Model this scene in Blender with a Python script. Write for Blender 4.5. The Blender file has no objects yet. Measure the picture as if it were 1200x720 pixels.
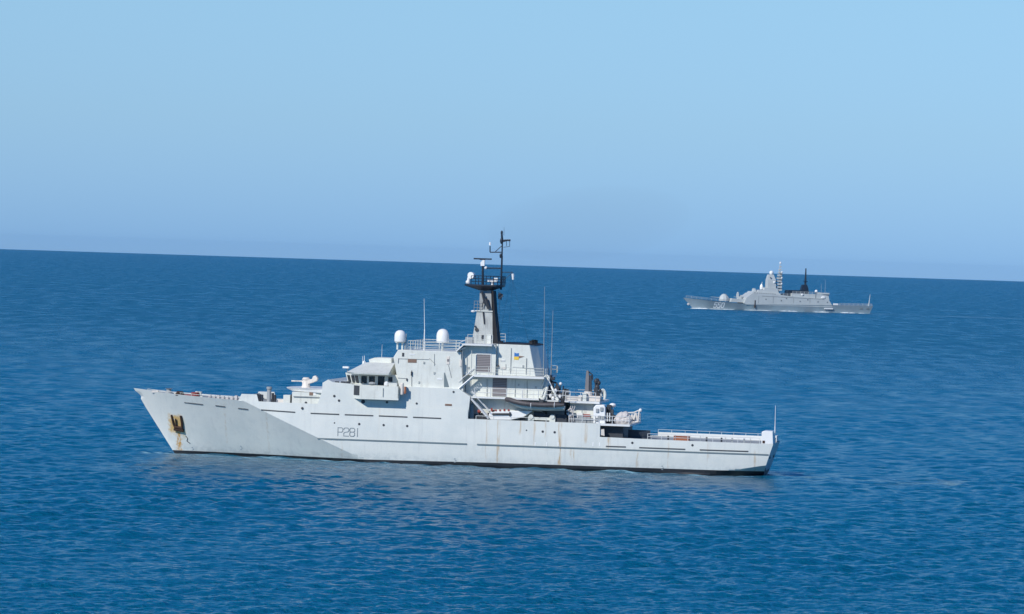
import bpy, math, random
import numpy as np
from mathutils import Vector, Matrix
random.seed(4)
rad = math.radians

# ------------------------------------------------------------------ camera
scn = bpy.context.scene
col = scn.collection
FPX = 5595.4            # focal length in pixels of a 1200 px wide frame
CAM_H = 25.93           # eye height above the sea
R_EARTH = 7.4e6         # with refraction
ROLL = rad(1.815)
PITCH = (49 * math.cos(ROLL) + math.sqrt(2 * CAM_H / R_EARTH) * FPX) / FPX
f0 = Vector((0, math.cos(PITCH), -math.sin(PITCH)))
u0 = Vector((0, math.sin(PITCH), math.cos(PITCH)))
r0 = Vector((1, 0, 0))
c_r = math.cos(ROLL) * r0 + math.sin(ROLL) * u0
c_u = math.cos(ROLL) * u0 - math.sin(ROLL) * r0
cd = bpy.data.cameras.new('camera')
cam = bpy.data.objects.new('camera', cd)
col.objects.link(cam)
m = Matrix((c_r, c_u, -f0)).transposed().to_4x4()
m.translation = Vector((0, 0, CAM_H))
cam.matrix_world = m
cd.sensor_width = 36
cd.lens = 36 * FPX / 1200
cd.clip_start = 1.0
cd.clip_end = 60000
scn.camera = cam

# ------------------------------------------------------------------ sky, sun, exposure
# ship frame: +X to the stern, -Y to the camera; sun over the bow, behind the camera's left shoulder
PSI = 0.1273817
SHIP = Vector((-6.84, 583.37, 0))
sl = Vector((-0.60, -1.0, 0.80)).normalized()
cs, sn = math.cos(PSI), math.sin(PSI)
SUN = Vector((sl.x * cs + sl.y * sn, -sl.x * sn + sl.y * cs, sl.z))
w = bpy.data.worlds.new('World')
scn.world = w
w.use_nodes = True
nt = w.node_tree
nt.nodes.clear()
sky = nt.nodes.new('ShaderNodeTexSky')
sky.sky_type = 'NISHITA'
sky.sun_disc = False
sky.sun_elevation = math.asin(SUN.z)
sky.sun_rotation = math.atan2(SUN.x, SUN.y)
sky.altitude = 0
sky.air_density = 1.0
sky.dust_density = 0.25
sky.ozone_density = 4.0
geo = nt.nodes.new('ShaderNodeTexCoord')
sep = nt.nodes.new('ShaderNodeSeparateXYZ')
ramp = nt.nodes.new('ShaderNodeValToRGB')
ramp.color_ramp.interpolation = 'LINEAR'
els = ramp.color_ramp.elements
els[0].position = 0.0
els[0].color = (.37, .71, 1.52, 1)
els[1].position = 1.0
els[1].color = (.06, .40, .90, 1)
for p_, c_ in ((.026, (.485, .753, 1.263)), (.056, (.595, .82, 1.147)), (.085, (.28, .68, 1.17)), (.20, (.10, .62, 1.17))):
    e = els.new(p_); e.color = (*c_, 1)
mul = nt.nodes.new('ShaderNodeMix')
mul.data_type = 'RGBA'
mul.blend_type = 'MULTIPLY'
mul.inputs['Factor'].default_value = 1
bg = nt.nodes.new('ShaderNodeBackground')
bg.inputs['Strength'].default_value = 0.10
out = nt.nodes.new('ShaderNodeOutputWorld')
nt.links.new(geo.outputs['Generated'], sep.inputs[0])
nt.links.new(sep.outputs['Z'], ramp.inputs[0])
nt.links.new(sky.outputs[0], mul.inputs[6])
nt.links.new(ramp.outputs[0], mul.inputs[7])
nt.links.new(mul.outputs[2], bg.inputs[0])
nt.links.new(bg.outputs[0], out.inputs[0])

ld = bpy.data.lights.new('sun', 'SUN')
ld.energy = 3.9
ld.angle = rad(0.53)
ld.color = (1.0, 0.965, 0.91)
sun = bpy.data.objects.new('sun', ld)
col.objects.link(sun)
sun.location = (-300, -300, 400)
sun.rotation_euler = (-SUN).to_track_quat('-Z', 'Y').to_euler()

vs = scn.view_settings
vs.view_transform = 'Standard'
vs.look = 'None'
vs.exposure = 0.0
vs.gamma = 1
vs.use_curve_mapping = False
scn.cycles.volume_bounces = 0
scn.cycles.max_bounces = 8

# ------------------------------------------------------------------ unprojection of measured points
def ray(px, py):
    return f0 + c_r * ((px - 600) / FPX) + c_u * ((360 - py) / FPX)

def make_frame(org, psi):
    c, s = math.cos(psi), math.sin(psi)
    def at(px, py, Y):
        """a measured point -> (X, Z) on the lengthwise plane y=Y of a ship"""
        d = ray(px, py)
        yo = -org.x * s - org.y * c
        yd = d.x * s + d.y * c
        t = (Y - yo) / yd
        q = Vector((-org.x, -org.y, CAM_H - org.z)) + d * t
        return (q.x * c - q.y * s, q.z)
    return at
S = make_frame(SHIP, PSI)
FAR_PSI = rad(-15)
FAR = Vector((0, 0, 0))
_d = ray(911, 366)
_t = 2520 / _d.y
FAR.x, FAR.y = _d.x * _t, 2520
FAR.z = -(FAR.x ** 2 + FAR.y ** 2) / (2 * R_EARTH)
T = make_frame(FAR, FAR_PSI)

def sea_pt(px, py):
    d = ray(px, py)
    t = CAM_H / -d.z
    for _ in range(8):
        t = (CAM_H + (t * t) / (2 * R_EARTH)) / -d.z
    return d.x * t, d.y * t

# ------------------------------------------------------------------ mesh builder
class MB:
    def __init__(s):
        s.v = []; s.f = []; s.marks = []
    def add(s, vs_, fs):
        b = len(s.v); s.marks.append((b, len(s.f)))
        s.v += [tuple(p) for p in vs_]
        s.f += [tuple(i + b for i in f) for f in fs]
        return s
    def box(s, x0, x1, y0, y1, z0, z1):
        return s.add([(x0,y0,z0),(x1,y0,z0),(x1,y1,z0),(x0,y1,z0),(x0,y0,z1),(x1,y0,z1),(x1,y1,z1),(x0,y1,z1)],
                     [(0,3,2,1),(4,5,6,7),(0,1,5,4),(1,2,6,5),(2,3,7,6),(3,0,4,7)])
    def prism(s, pts, y0, y1):
        """polygon in XZ, extruded from y0 to y1"""
        n = len(pts)
        return s.add([(x, y0, z) for x, z in pts] + [(x, y1, z) for x, z in pts],
                     [tuple(range(n))[::-1], tuple(range(n, 2*n))] +
                     [(i, (i+1) % n, n + (i+1) % n, n + i) for i in range(n)])
    def loft(s, rings, cap=True):
        n = len(rings[0])
        vs_ = [p for r_ in rings for p in r_]
        fs = []
        for k in range(len(rings)-1):
            for i in range(n):
                fs.append((k*n+i, k*n+(i+1)%n, (k+1)*n+(i+1)%n, (k+1)*n+i))
        if cap:
            fs.append(tuple(range(n))[::-1]); fs.append(tuple(range((len(rings)-1)*n, len(rings)*n)))
        return s.add(vs_, fs)
    def tube(s, p, q, r1=.04, r2=None, n=6):
        p, q = Vector(p), Vector(q)
        r2 = r1 if r2 is None else r2
        d = (q - p).normalized()
        a = d.cross(Vector((0, 0, 1)) if abs(d.z) < .9 else Vector((1, 0, 0))).normalized()
        b = d.cross(a)
        R = []
        for c, r_ in ((p, r1), (q, r2)):
            R.append([c + a * r_ * math.cos(2*math.pi*i/n) + b * r_ * math.sin(2*math.pi*i/n) for i in range(n)])
        return s.loft(R)
    def path(s, pts, r=.04, n=6):
        for a, b in zip(pts[:-1], pts[1:]):
            s.tube(a, b, r, n=n)
        return s
    def lathe(s, c, prof, n=16):
        """profile of (radius, height) about a vertical axis"""
        c = Vector(c)
        return s.loft([[c + Vector((r_*math.cos(2*math.pi*i/n), r_*math.sin(2*math.pi*i/n), h)) for i in range(n)] for r_, h in prof])
    def blob(s, c, rx, ry, rz, n=10, mrow=6, jit=0):
        R = []
        for k in range(mrow+1):
            a = math.pi * k / mrow
            rr = max(math.sin(a), .05)
            R.append([(c[0]+rx*rr*math.cos(2*math.pi*i/n)*(1+random.uniform(-jit,jit)), c[1]+ry*rr*math.sin(2*math.pi*i/n)*(1+random.uniform(-jit,jit)), c[2]-rz*math.cos(a)*(1+random.uniform(-jit,jit))) for i in range(n)])
        return s.loft(R)
    def build_each(s, name, mat, parent=None, **k):
        cuts = s.marks + [(len(s.v), len(s.f))]
        for (v0, f0_), (v1, f1_) in zip(cuts[:-1], cuts[1:]):
            q = MB(); q.v = s.v[v0:v1]; q.f = [tuple(i-v0 for i in f) for f in s.f[f0_:f1_]]
            q.build(name, mat, parent, **k)
    def build(s, name, mat, parent=None, smooth=False, bevel=0, sharp=rad(35)):
        me = bpy.data.meshes.new(name)
        me.from_pydata(s.v, [], s.f)
        me.materials.append(mat)
        import bmesh
        bm = bmesh.new(); bm.from_mesh(me)
        bmesh.ops.recalc_face_normals(bm, faces=bm.faces)
        bm.to_mesh(me); bm.free()
        o = bpy.data.objects.new(name, me)
        col.objects.link(o)
        if parent: o.parent = parent
        if smooth:
            me.polygons.foreach_set('use_smooth', [True]*len(me.polygons))
            try: me.set_sharp_from_angle(angle=sharp)
            except Exception: pass
        if bevel:
            b = o.modifiers.new('bevel', 'BEVEL'); b.width = bevel; b.segments = 2; b.limit_method = 'ANGLE'
        return o

def tag(o, label=None, cat=None, group=None, kind=None):
    if label: o['label'] = label
    if cat: o['category'] = cat
    if group: o['group'] = group
    if kind: o['kind'] = kind
    return o
def thing(name, loc, rz, label, cat, group=None):
    o = bpy.data.objects.new(name, None)
    col.objects.link(o)
    o.location = loc; o.rotation_euler = (0, 0, rz)
    o.empty_display_size = 2
    return tag(o, label, cat, group)

# ------------------------------------------------------------------ materials
class NT:
    def __init__(s, name):
        s.m = bpy.data.materials.new(name); s.m.use_nodes = True
        s.t = s.m.node_tree; s.b = s.t.nodes['Principled BSDF']
        s.out = s.t.nodes['Material Output']
        s.tc = s.t.nodes.new('ShaderNodeTexCoord')
    def n(s, ty, **k):
        q = s.t.nodes.new(ty)
        for a, v in k.items(): setattr(q, a, v)
        return q
    def link(s, a, b): s.t.links.new(a, b)
    def _in(s, sock, v):
        if isinstance(v, bpy.types.NodeSocket): s.link(v, sock)
        elif v is not None: sock.default_value = v
    def math(s, op, a, b=None, c=None, clamp=False):
        q = s.n('ShaderNodeMath', operation=op, use_clamp=clamp)
        s._in(q.inputs[0], a); s._in(q.inputs[1], b)
        if c is not None: s._in(q.inputs[2], c)
        return q.outputs[0]
    def mapr(s, v, a, b, c=0., d=1., smooth=True):
        q = s.n('ShaderNodeMapRange'); q.interpolation_type = 'SMOOTHSTEP' if smooth else 'LINEAR'
        s._in(q.inputs[0], v); q.inputs[1].default_value = a; q.inputs[2].default_value = b
        q.inputs[3].default_value = c; q.inputs[4].default_value = d
        return q.outputs[0]
    def noise(s, vec, scale, detail=3, rough=.5, mapping=None, dim='3D'):
        if mapping:
            mp = s.n('ShaderNodeMapping'); s.link(vec, mp.inputs[0]); mp.inputs['Scale'].default_value = mapping
            vec = mp.outputs[0]
        q = s.n('ShaderNodeTexNoise'); q.inputs['Scale'].default_value = scale
        q.inputs['Detail'].default_value = detail; q.inputs['Roughness'].default_value = rough
        s.link(vec, q.inputs['Vector'])
        return q.outputs[0]
    def mix(s, f, a, b, blend='MIX'):
        q = s.n('ShaderNodeMix', data_type='RGBA', blend_type=blend)
        s._in(q.inputs[0], f)
        for k, v in ((6, a), (7, b)):
            if isinstance(v, bpy.types.NodeSocket): s.link(v, q.inputs[k])
            else: q.inputs[k].default_value = (*v, 1)
        return q.outputs[2]

def paint(name, rgb, rough=.5, var=.10, metal=0., scale=.8, grime=(.35, .33, .28), gr=.12):
    t = NT(name); o = t.tc.outputs['Object']
    a = t.noise(o, scale, 5, .6)
    b = t.noise(o, 1.0, 4, .6, mapping=(2.2, 2.2, .25))
    c = t.mix(t.mapr(a, .35, .7, 0, var), rgb, tuple(x*.55 for x in rgb))
    c = t.mix(t.mapr(b, .52, .75, 0, gr), c, grime)
    t.link(c, t.b.inputs['Base Color'])
    t.b.inputs['Roughness'].default_value = rough
    t.b.inputs['Metallic'].default_value = metal
    return t.m

def rect_mask(t, X, Z, x0, x1, z0, z1, fx=.15, fz=.3):
    a = t.mapr(X, x0-fx, x0+fx); b = t.mapr(X, x1-fx, x1+fx, 1, 0)
    c = t.mapr(Z, z0-fz, z0+fz); d = t.mapr(Z, z1-fz, z1+fz, 1, 0)
    return t.math('MULTIPLY', t.math('MULTIPLY', a, b), t.math('MULTIPLY', c, d))

def hull_paint():
    t = NT('hull_paint'); o = t.tc.outputs['Object']
    sx = t.n('ShaderNodeSeparateXYZ'); t.link(o, sx.inputs[0]); X, Z = sx.outputs[0], sx.outputs[2]
    base = (.69, .705, .65)
    patch = t.noise(o, .35, 5, .62)
    streak = t.noise(o, 1.0, 5, .65, mapping=(1.8, 1.8, .10))
    fine = t.noise(o, 3.0, 4, .7, mapping=(2, 2, .35))
    c = t.mix(t.mapr(patch, .38, .68, 0, .5), base, (.57, .61, .58))
    c = t.mix(t.mapr(streak, .5, .74, 0, .30), c, (.47, .49, .47))
    c = t.mix(t.mapr(fine, .6, .8, 0, .25), c, (.50, .50, .46))
    # plate seams, barely there
    wv = t.math('ABSOLUTE', t.math('SUBTRACT', t.math('FRACT', t.math('MULTIPLY', X, .185)), .5))
    c = t.mix(t.mapr(wv, .0, .012, .10, 0), c, (.40, .43, .44))
    # salt and grime above the boot topping
    g = t.math('MULTIPLY', t.mapr(Z, .35, 1.5, 1, 0), t.mapr(t.noise(o, 1.4, 5, .7), .35, .7, .15, .75))
    c = t.mix(g, c, (.43, .47, .46))
    # rust runs at fixed scupper positions
    run = t.noise(o, 1.0, 4, .6, mapping=(5.0, 5.0, .35))
    run = t.mapr(run, .40, .62)
    for x, z0, z1, wd, st in ((14.1, .5, 5.7, .22, .40), (6.6, .5, 5.6, .16, .30), (5.2, 1.0, 5.6, .12, .22), (11.0, 3.0, 5.6, .10, .35),
                              (20.0, 2.6, 4.1, .2, .35), (37.6, .4, 3.0, .12, .25), (-22.0, 1.0, 6.0, .10, .14), (17.2, 3.4, 5.7, .16, .3), (-8., 3.5, 6.7, .07, .15), (27.2, .6, 3.7, .1, .2), (9.2, 4.2, 5.7, .12, .35), (12.3, 3.9, 5.7, .1, .3), (15.6, 1.2, 2.5, .3, .25), (23.5, .5, 2.4, .15, .22), (32.0, 1.6, 3.8, .1, .2), (-12.5, .5, 2.4, .12, .12), (-27.5, 1.5, 6.4, .1, .14)):
        mk = t.math('MULTIPLY', rect_mask(t, X, Z, x-wd, x+wd, z0, z1, .12, .4), t.math('MULTIPLY', run, min(1, st*2.0)))
        c = t.mix(mk, c, (.42, .25, .08))
    # the heavy stain round the anchor
    bl = t.noise(o, 1.6, 5, .7, mapping=(1, 1, .5))
    Xs, Zs = X, Z
    X = t.math('ADD', X, t.math('MULTIPLY', t.math('SUBTRACT', t.noise(o, 2.4, 4, .7), .5), 1.3))
    Z = t.math('ADD', Z, t.math('MULTIPLY', t.math('SUBTRACT', t.noise(o, 1.7, 4, .7), .5), 1.6))
    mk = t.math('MULTIPLY', rect_mask(t, X, Z, -35.0, -33.2, 2.4, 4.6, .25, .35), t.mapr(bl, .30, .50))
    c = t.mix(t.math('MULTIPLY', mk, .85), c, (.60, .36, .075))
    mk = t.math('MULTIPLY', rect_mask(t, X, Z, -34.05, -33.45, .3, 2.9, .18, .3), t.mapr(t.noise(o, 1.0, 4, .6, mapping=(6, 6, .5)), .35, .6, .15, 1))
    c = t.mix(t.math('MULTIPLY', mk, .95), c, (.50, .26, .045))
    mk = t.math('MULTIPLY', rect_mask(t, X, Z, -33.3, -32.9, 1.8, 4.4, .14, .5), t.mapr(bl, .40, .6))
    c = t.mix(t.math('MULTIPLY', mk, .55), c, (.60, .42, .12))
    t.link(c, t.b.inputs['Base Color'])
    t.b.inputs['Roughness'].default_value = .48
    bp = t.n('ShaderNodeBump'); bp.inputs['Strength'].default_value = .45; bp.inputs['Distance'].default_value = .04
    t.link(t.noise(o, 1.1, 3, .5, mapping=(1.1, 1, .5)), bp.inputs['Height']); t.link(bp.outputs[0], t.b.inputs['Normal'])
    return t.m

M = {}
M['hull'] = hull_paint()
M['white'] = paint('white_paint', (.70, .715, .645), .5, .2, gr=.34)
M['deckedge'] = paint('deck_edge_paint', (.72, .73, .70), .5, .10, gr=.15)
M['cream'] = paint('cream_paint', (.72, .66, .58), .5, .16, gr=.22, grime=(.30, .22, .15))
M['brightwhite'] = paint('bright_white_plastic', (.82, .82, .79), .35, .05, gr=.05)
M['deck'] = paint('grey_deck_paint', (.16, .20, .20), .8, .3)
M['foredeck'] = paint('foredeck_paint', (.34, .36, .35), .8, .3)
M['boot'] = paint('black_boot_topping', (.017, .019, .022), .45, .3, gr=.35, grime=(.06, .055, .05))
M['strake'] = paint('grey_strake_paint', (.155, .20, .21), .6, .2)
M['slot'] = paint('shadowed_slot', (.06, .068, .072), .7, .1)
M['grey'] = paint('mid_grey_paint', (.32, .34, .34), .6, .25, gr=.3)
M['vent'] = paint('vent_grey', (.20, .19, .19), .7, .2)
M['dark'] = paint('dark_steel', (.035, .04, .048), .6, .3)
M['navy'] = paint('dark_mast_paint', (.010, .020, .036), .5, .2)
M['black'] = paint('soot_black', (.012, .013, .016), .8, .2)
M['rubber'] = paint('dark_rubber_tube', (.075, .066, .068), .6, .2)
M['rust'] = paint('rusty_iron', (.055, .025, .012), .85, .5, grime=(.02, .03, .02), gr=.8, scale=3)
M['orange'] = paint('orange_paint', (.36, .12, .05), .7, .25)
M['red'] = paint('red_canvas', (.30, .05, .04), .7, .2)
M['brown'] = paint('brown_canvas', (.22, .14, .10), .8, .2)
M['canvas'] = paint('pale_canvas', (.60, .56, .53), .9, .3, scale=3)
M['number'] = paint('grey_number_paint', (.23, .27, .29), .6, .2)
M['mastgrey'] = paint('weathered_mast_grey', (.46, .48, .45), .6, .35, gr=.5, grime=(.16, .17, .18))
M['blue'] = paint('blue_enamel', (.03, .16, .45), .5, .1)
M['yellow'] = paint('yellow_enamel', (.80, .52, .05), .5, .1)
M['farhull'] = paint('blue_grey_hull_paint', (.255, .32, .35), .55, .25, scale=.3, gr=.25)
M['farlow'] = paint('blue_grey_lower_paint', (.265, .30, .31), .55, .2, scale=.3, gr=.3)
M['farsup'] = paint('pale_grey_upper_paint', (.50, .535, .52), .55, .18, scale=.3, gr=.2)
M['fardark'] = paint('far_ship_dark_paint', (.17, .19, .20), .6, .2)
def glass():
    t = NT('window_glass'); t.b.inputs['Base Color'].default_value = (.012, .018, .022, 1)
    t.b.inputs['Roughness'].default_value = .06; t.b.inputs['IOR'].default_value = 1.5
    return t.m
M['glass'] = glass()
def louvre():
    t = NT('louvre'); o = t.tc.outputs['Object']
    sx = t.n('ShaderNodeSeparateXYZ'); t.link(o, sx.inputs[0])
    f = t.math('FRACT', t.math('MULTIPLY', sx.outputs[2], 5.0))
    c = t.mix(t.mapr(f, .3, .6), (.27, .25, .25), (.13, .12, .125))
    t.link(c, t.b.inputs['Base Color']); t.b.inputs['Roughness'].default_value = .7
    return t.m
M['louvre'] = louvre()

# ------------------------------------------------------------------ sea
def build_sea():
    ang_d = np.arange(-9.0, 9.0001, 0.028)
    ext = [9.0]; st = .04
    while ext[-1] < 180:
        ext.append(ext[-1] + st); st *= 1.17
    ext = np.array(ext[1:]); ext = ext[ext < 179]
    ang = np.concatenate([-ext[::-1], ang_d, ext])
    close = np.geomspace(2, 245, 46)[:-1]
    r = [245.0]
    while r[-1] < 5200:
        r.append(r[-1] + max(.20, .27 * r[-1]**2 / (CAM_H * 4775)))
    far_r = np.geomspace(r[-1] + 110, 22500, 60)
    rr = np.concatenate([close, np.array(r), far_r])
    nr, na = len(rr), len(ang)
    drr = np.gradient(rr)
    A = np.radians(ang)
    dA = np.abs(np.gradient(A))
    X = (rr[:, None] * np.sin(A)[None, :])
    Y = (rr[:, None] * np.cos(A)[None, :])
    Z = -(X**2 + Y**2) / (2 * R_EARTH)
    rng = np.random.default_rng(11)
    N = 130
    lam = np.exp(rng.uniform(math.log(.6), math.log(12), N))
    wind = rad(-78)       # sea runs roughly away and to the right
    th = wind + rng.normal(0, .95, N)
    k = 2 * np.pi / lam
    ph = rng.uniform(0, 2*np.pi, N)
    D = np.zeros_like(X)
    # horizontal spacing limits (angular) and radial limits
    arc = rr[:, None] * dA[None, :]
    for i in range(N):
        ka = .0270 * (1.0 if lam[i] < 3 else (3/lam[i])**.75)
        amp = ka / k[i]
        kx, ky = k[i]*math.cos(th[i]), k[i]*math.sin(th[i])
        lod_r = np.clip((lam[i] / np.maximum(drr, .01) - 1.6) / 1.2, 0, 1)
        rows = np.nonzero(lod_r > 0)[0]
        if not len(rows): continue
        a, b = rows[0], rows[-1] + 1
        lod_a = np.clip((lam[i] / arc[a:b] - 2.0) / 1.5, 0, 1)
        p = kx*X[a:b] + ky*Y[a:b] + ph[i]
        D[a:b] += amp * np.sin(p + .25*np.sin(p)) * lod_r[a:b, None] * lod_a
    # wave groups: patches of livelier and quieter water
    grp = 1 + .10*np.sin(X*.031+Y*.012+1) * np.sin(Y*.021-X*.008) + .12*np.sin(X*.09-Y*.03)
    Z = Z + D * grp
    V = np.stack([X, Y, Z], -1).reshape(-1, 3).astype(np.float32)
    i0 = (np.arange(nr-1)[:, None]*na + np.arange(na-1)[None, :]).ravel()
    # winding for upward normals
    F = np.stack([i0, i0+na, i0+na+1, i0+1], -1)
    F = F[:, [0, 3, 2, 1]][:, ::-1] if False else F
    me = bpy.data.meshes.new('sea')
    me.vertices.add(len(V)); me.vertices.foreach_set('co', V.ravel())
    nf = len(F)
    me.loops.add(nf*4); me.polygons.add(nf)
    me.loops.foreach_set('vertex_index', F.astype(np.int32).ravel())
    me.polygons.foreach_set('loop_start', np.arange(0, nf*4, 4, dtype=np.int32))
    me.polygons.foreach_set('use_smooth', np.ones(nf, dtype=bool))
    me.update(calc_edges=True)
    o = bpy.data.objects.new('sea', me)
    col.objects.link(o)
    tag(o, kind='structure')
    return o

def sea_material():
    t = NT('sea_water')
    o = t.tc.outputs['Object']
    sx = t.n('ShaderNodeSeparateXYZ'); t.link(o, sx.inputs[0]); X, Y = sx.outputs[0], sx.outputs[1]
    # ripples, wavelets and short waves; the long ones are in the mesh
    rot = t.n('ShaderNodeMapping'); t.link(o, rot.inputs[0]); rot.inputs['Rotation'].default_value = (0, 0, rad(24))
    v = rot.outputs[0]
    big = t.noise(v, .012, 4, .6, mapping=(.55, 1, 1))
    gust = t.mapr(big, .32, .70, .85, 1.15)
    h1 = t.noise(v, .6, 4, .6, mapping=(.8, 1, 1))       # ~2 m
    h2 = t.noise(v, 1.9, 4, .66)       # ~.6 m
    h3 = t.noise(v, 6.0, 3, .6)
    dist = t.math('SQRT', t.math('ADD', t.math('MULTIPLY', X, X), t.math('MULTIPLY', Y, Y)))
    far = t.mapr(dist, 350, 1400, .35, 1.5)                # where the mesh no longer carries the short waves
    h0 = t.noise(v, .16, 3, .55, mapping=(.45, 1, 1))      # ~7 m
    hh = t.math('MULTIPLY', t.math('MULTIPLY', h0, 1.5), t.mapr(dist, 700, 2200, .0, 2.2))
    hh = t.math('ADD', hh, t.math('MULTIPLY', t.math('MULTIPLY', h1, .90), far))
    hh = t.math('ADD', hh, t.math('MULTIPLY', h2, .46))
    hh = t.math('ADD', hh, t.math('MULTIPLY', h3, .07))
    hh = t.math('MULTIPLY', hh, gust)
    bp = t.n('ShaderNodeBump'); bp.inputs['Strength'].default_value = 1; bp.inputs['Distance'].default_value = 1.0
    t.link(hh, bp.inputs['Height'])
    t.link(bp.outputs[0], t.b.inputs['Normal'])
    # foam: a little broken water along the hulls, two wake streaks and a painted hull reflection
    def local(org, psi):
        c, s = math.cos(psi), math.sin(psi)
        dx = t.math('SUBTRACT', X, org[0]); dy = t.math('SUBTRACT', Y, org[1])
        lx = t.math('SUBTRACT', t.math('MULTIPLY', dx, c), t.math('MULTIPLY', dy, s))
        ly = t.math('ADD', t.math('MULTIPLY', dx, s), t.math('MULTIPLY', dy, c))
        return lx, ly
    fn = t.noise(o, 1.1, 5, .7, mapping=(.35, 1, 1))
    fn2 = t.noise(o, .25, 4, .6, mapping=(.3, 1, 1))
    masks = []
    lx, ly = local(SHIP, PSI)
    # mostly the white hull's reflection put into the water colour, some broken water
    a = rect_mask(t, lx, ly, -30, 33, -44, -5, 9, 20)
    fb = t.math('MULTIPLY', t.mapr(fn, .47, .66), t.mapr(fn2, .36, .60))
    masks.append(t.math('MULTIPLY', t.math('MULTIPLY', a, fb), .50))
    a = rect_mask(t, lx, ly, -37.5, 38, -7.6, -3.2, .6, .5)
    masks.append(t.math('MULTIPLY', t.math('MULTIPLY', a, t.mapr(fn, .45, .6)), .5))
    a = rect_mask(t, lx, ly, -38, -33.0, -4.5, 1.5, .8, .8)
    masks.append(t.math('MULTIPLY', t.math('MULTIPLY', a, t.mapr(fn, .46, .60)), .7))
    def streak(p, q, wd, lo, hi, st):
        (x0, y0), (x1, y1) = sea_pt(*p), sea_pt(*q)
        L = math.hypot(x1-x0, y1-y0)
        lx, ly = local((x0, y0), -math.atan2(y1-y0, x1-x0))
        a = rect_mask(t, lx, ly, 0, L, -wd, wd, L*.06, wd*.8)
        masks.append(t.math('MULTIPLY', t.math('MULTIPLY', a, t.mapr(t.noise(o, .02 if wd > 10 else .35, 5, .7, mapping=(.5, 1, 1)), lo, hi)), st))
    streak((1050, 564), (1140, 567), 6.0, .44, .68, .50)
    streak((915, 560), (1075, 565), 9, .42, .68, .40)
    streak((1016, 367.4), (1215, 374.2), 22, .49, .70, .75)
    fx, fy = local(FAR, FAR_PSI)
    a = rect_mask(t, fx, fy, -50, 52, -9.5, 0, 1.5, 1.5)
    masks.append(t.math('MULTIPLY', t.math('MULTIPLY', a, t.mapr(t.noise(o, .11, 3, .6), .46, .56)), .95))
    a = rect_mask(t, fx, fy, -49, -39, -5, 1, 1.5, 1.5)
    masks.append(a)
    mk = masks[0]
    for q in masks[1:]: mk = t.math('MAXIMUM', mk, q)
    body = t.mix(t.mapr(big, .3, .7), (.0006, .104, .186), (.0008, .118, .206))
    t.link(t.mix(mk, body, (.46, .72, .80)), t.b.inputs['Base Color'])  # pale tone shared by foam and the painted hull reflection
    slopes = t.mapr(dist, 300, 1600, .13, .30, False)       # waves too small to resolve widen the glint lobe with distance
    patch = t.mapr(t.noise(o, 1.0, 4, .65, mapping=(.16, .028, 1)), .30, .70, .78, 1.28)   # gust patches
    slopes = t.math('MULTIPLY', slopes, patch)
    t.link(t.math('MAXIMUM', slopes, t.mapr(mk, 0, .5, 0, .8)), t.b.inputs['Roughness'])
    t.b.inputs['IOR'].default_value = 1.333
    return t.m
sea = build_sea()
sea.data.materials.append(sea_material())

# air: an even, thin marine haze round everything
hz = MB().box(-22600, 22600, -22600, 22600, -75, 36).build('haze', M['white'])
tag(hz, kind='stuff')
t = NT('marine_haze')
t.t.nodes.remove(t.b)
pv = t.n('ShaderNodeVolumePrincipled')
pv.inputs['Color'].default_value = (.40, .70, 1.0, 1)
pv.inputs['Density'].default_value = 0.9e-5
pv.inputs['Anisotropy'].default_value = 0.0
t.link(pv.outputs[0], t.out.inputs['Volume'])
hz.data.materials.clear(); hz.data.materials.append(t.m)

# ------------------------------------------------------------------ shared ship helpers
def interp(x, tab):
    xs = [a for a, _ in tab]; ys = [b for _, b in tab]
    return float(np.interp(x, xs, ys))

def railing(parent, pts, h=1.0, wires=3, step=1.5, r=.028, mat=None, name='railing'):
    """pts: polyline of deck-level points"""
    b = MB()
    for p, q in zip(pts[:-1], pts[1:]):
        p, q = Vector(p), Vector(q)
        L = (q-p).length; n = max(1, round(L/step))
        for i in range(n+1):
            a = p.lerp(q, i/n)
            b.tube(a, a + Vector((0, 0, h)), r*1.25, n=4)
        for k in range(1, wires+1):
            z = Vector((0, 0, h*k/wires))
            b.tube(p+z, q+z, r, n=4)
    return b.build(name, mat or M['white'], parent)

def ladder(parent, p, q, wd=.7, steps=9, mat=None, r=.05, name='ladder'):
    """inclined stair between two points; width runs athwartships"""
    b = MB(); p, q = Vector(p), Vector(q)
    for y in (-wd/2, wd/2):
        o = Vector((0, y, 0))
        b.tube(p+o, q+o, r*1.6, n=4)
        b.tube(p+o+Vector((0,0,.9)), q+o+Vector((0,0,.9)), r*.6, n=4)
    for i in range(1, steps):
        a = p.lerp(q, i/steps)
        b.box(a.x-.12, a.x+.12, a.y-wd/2, a.y+wd/2, a.z-.02, a.z+.02)
    return b.build(name, mat or M['white'], parent)

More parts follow.
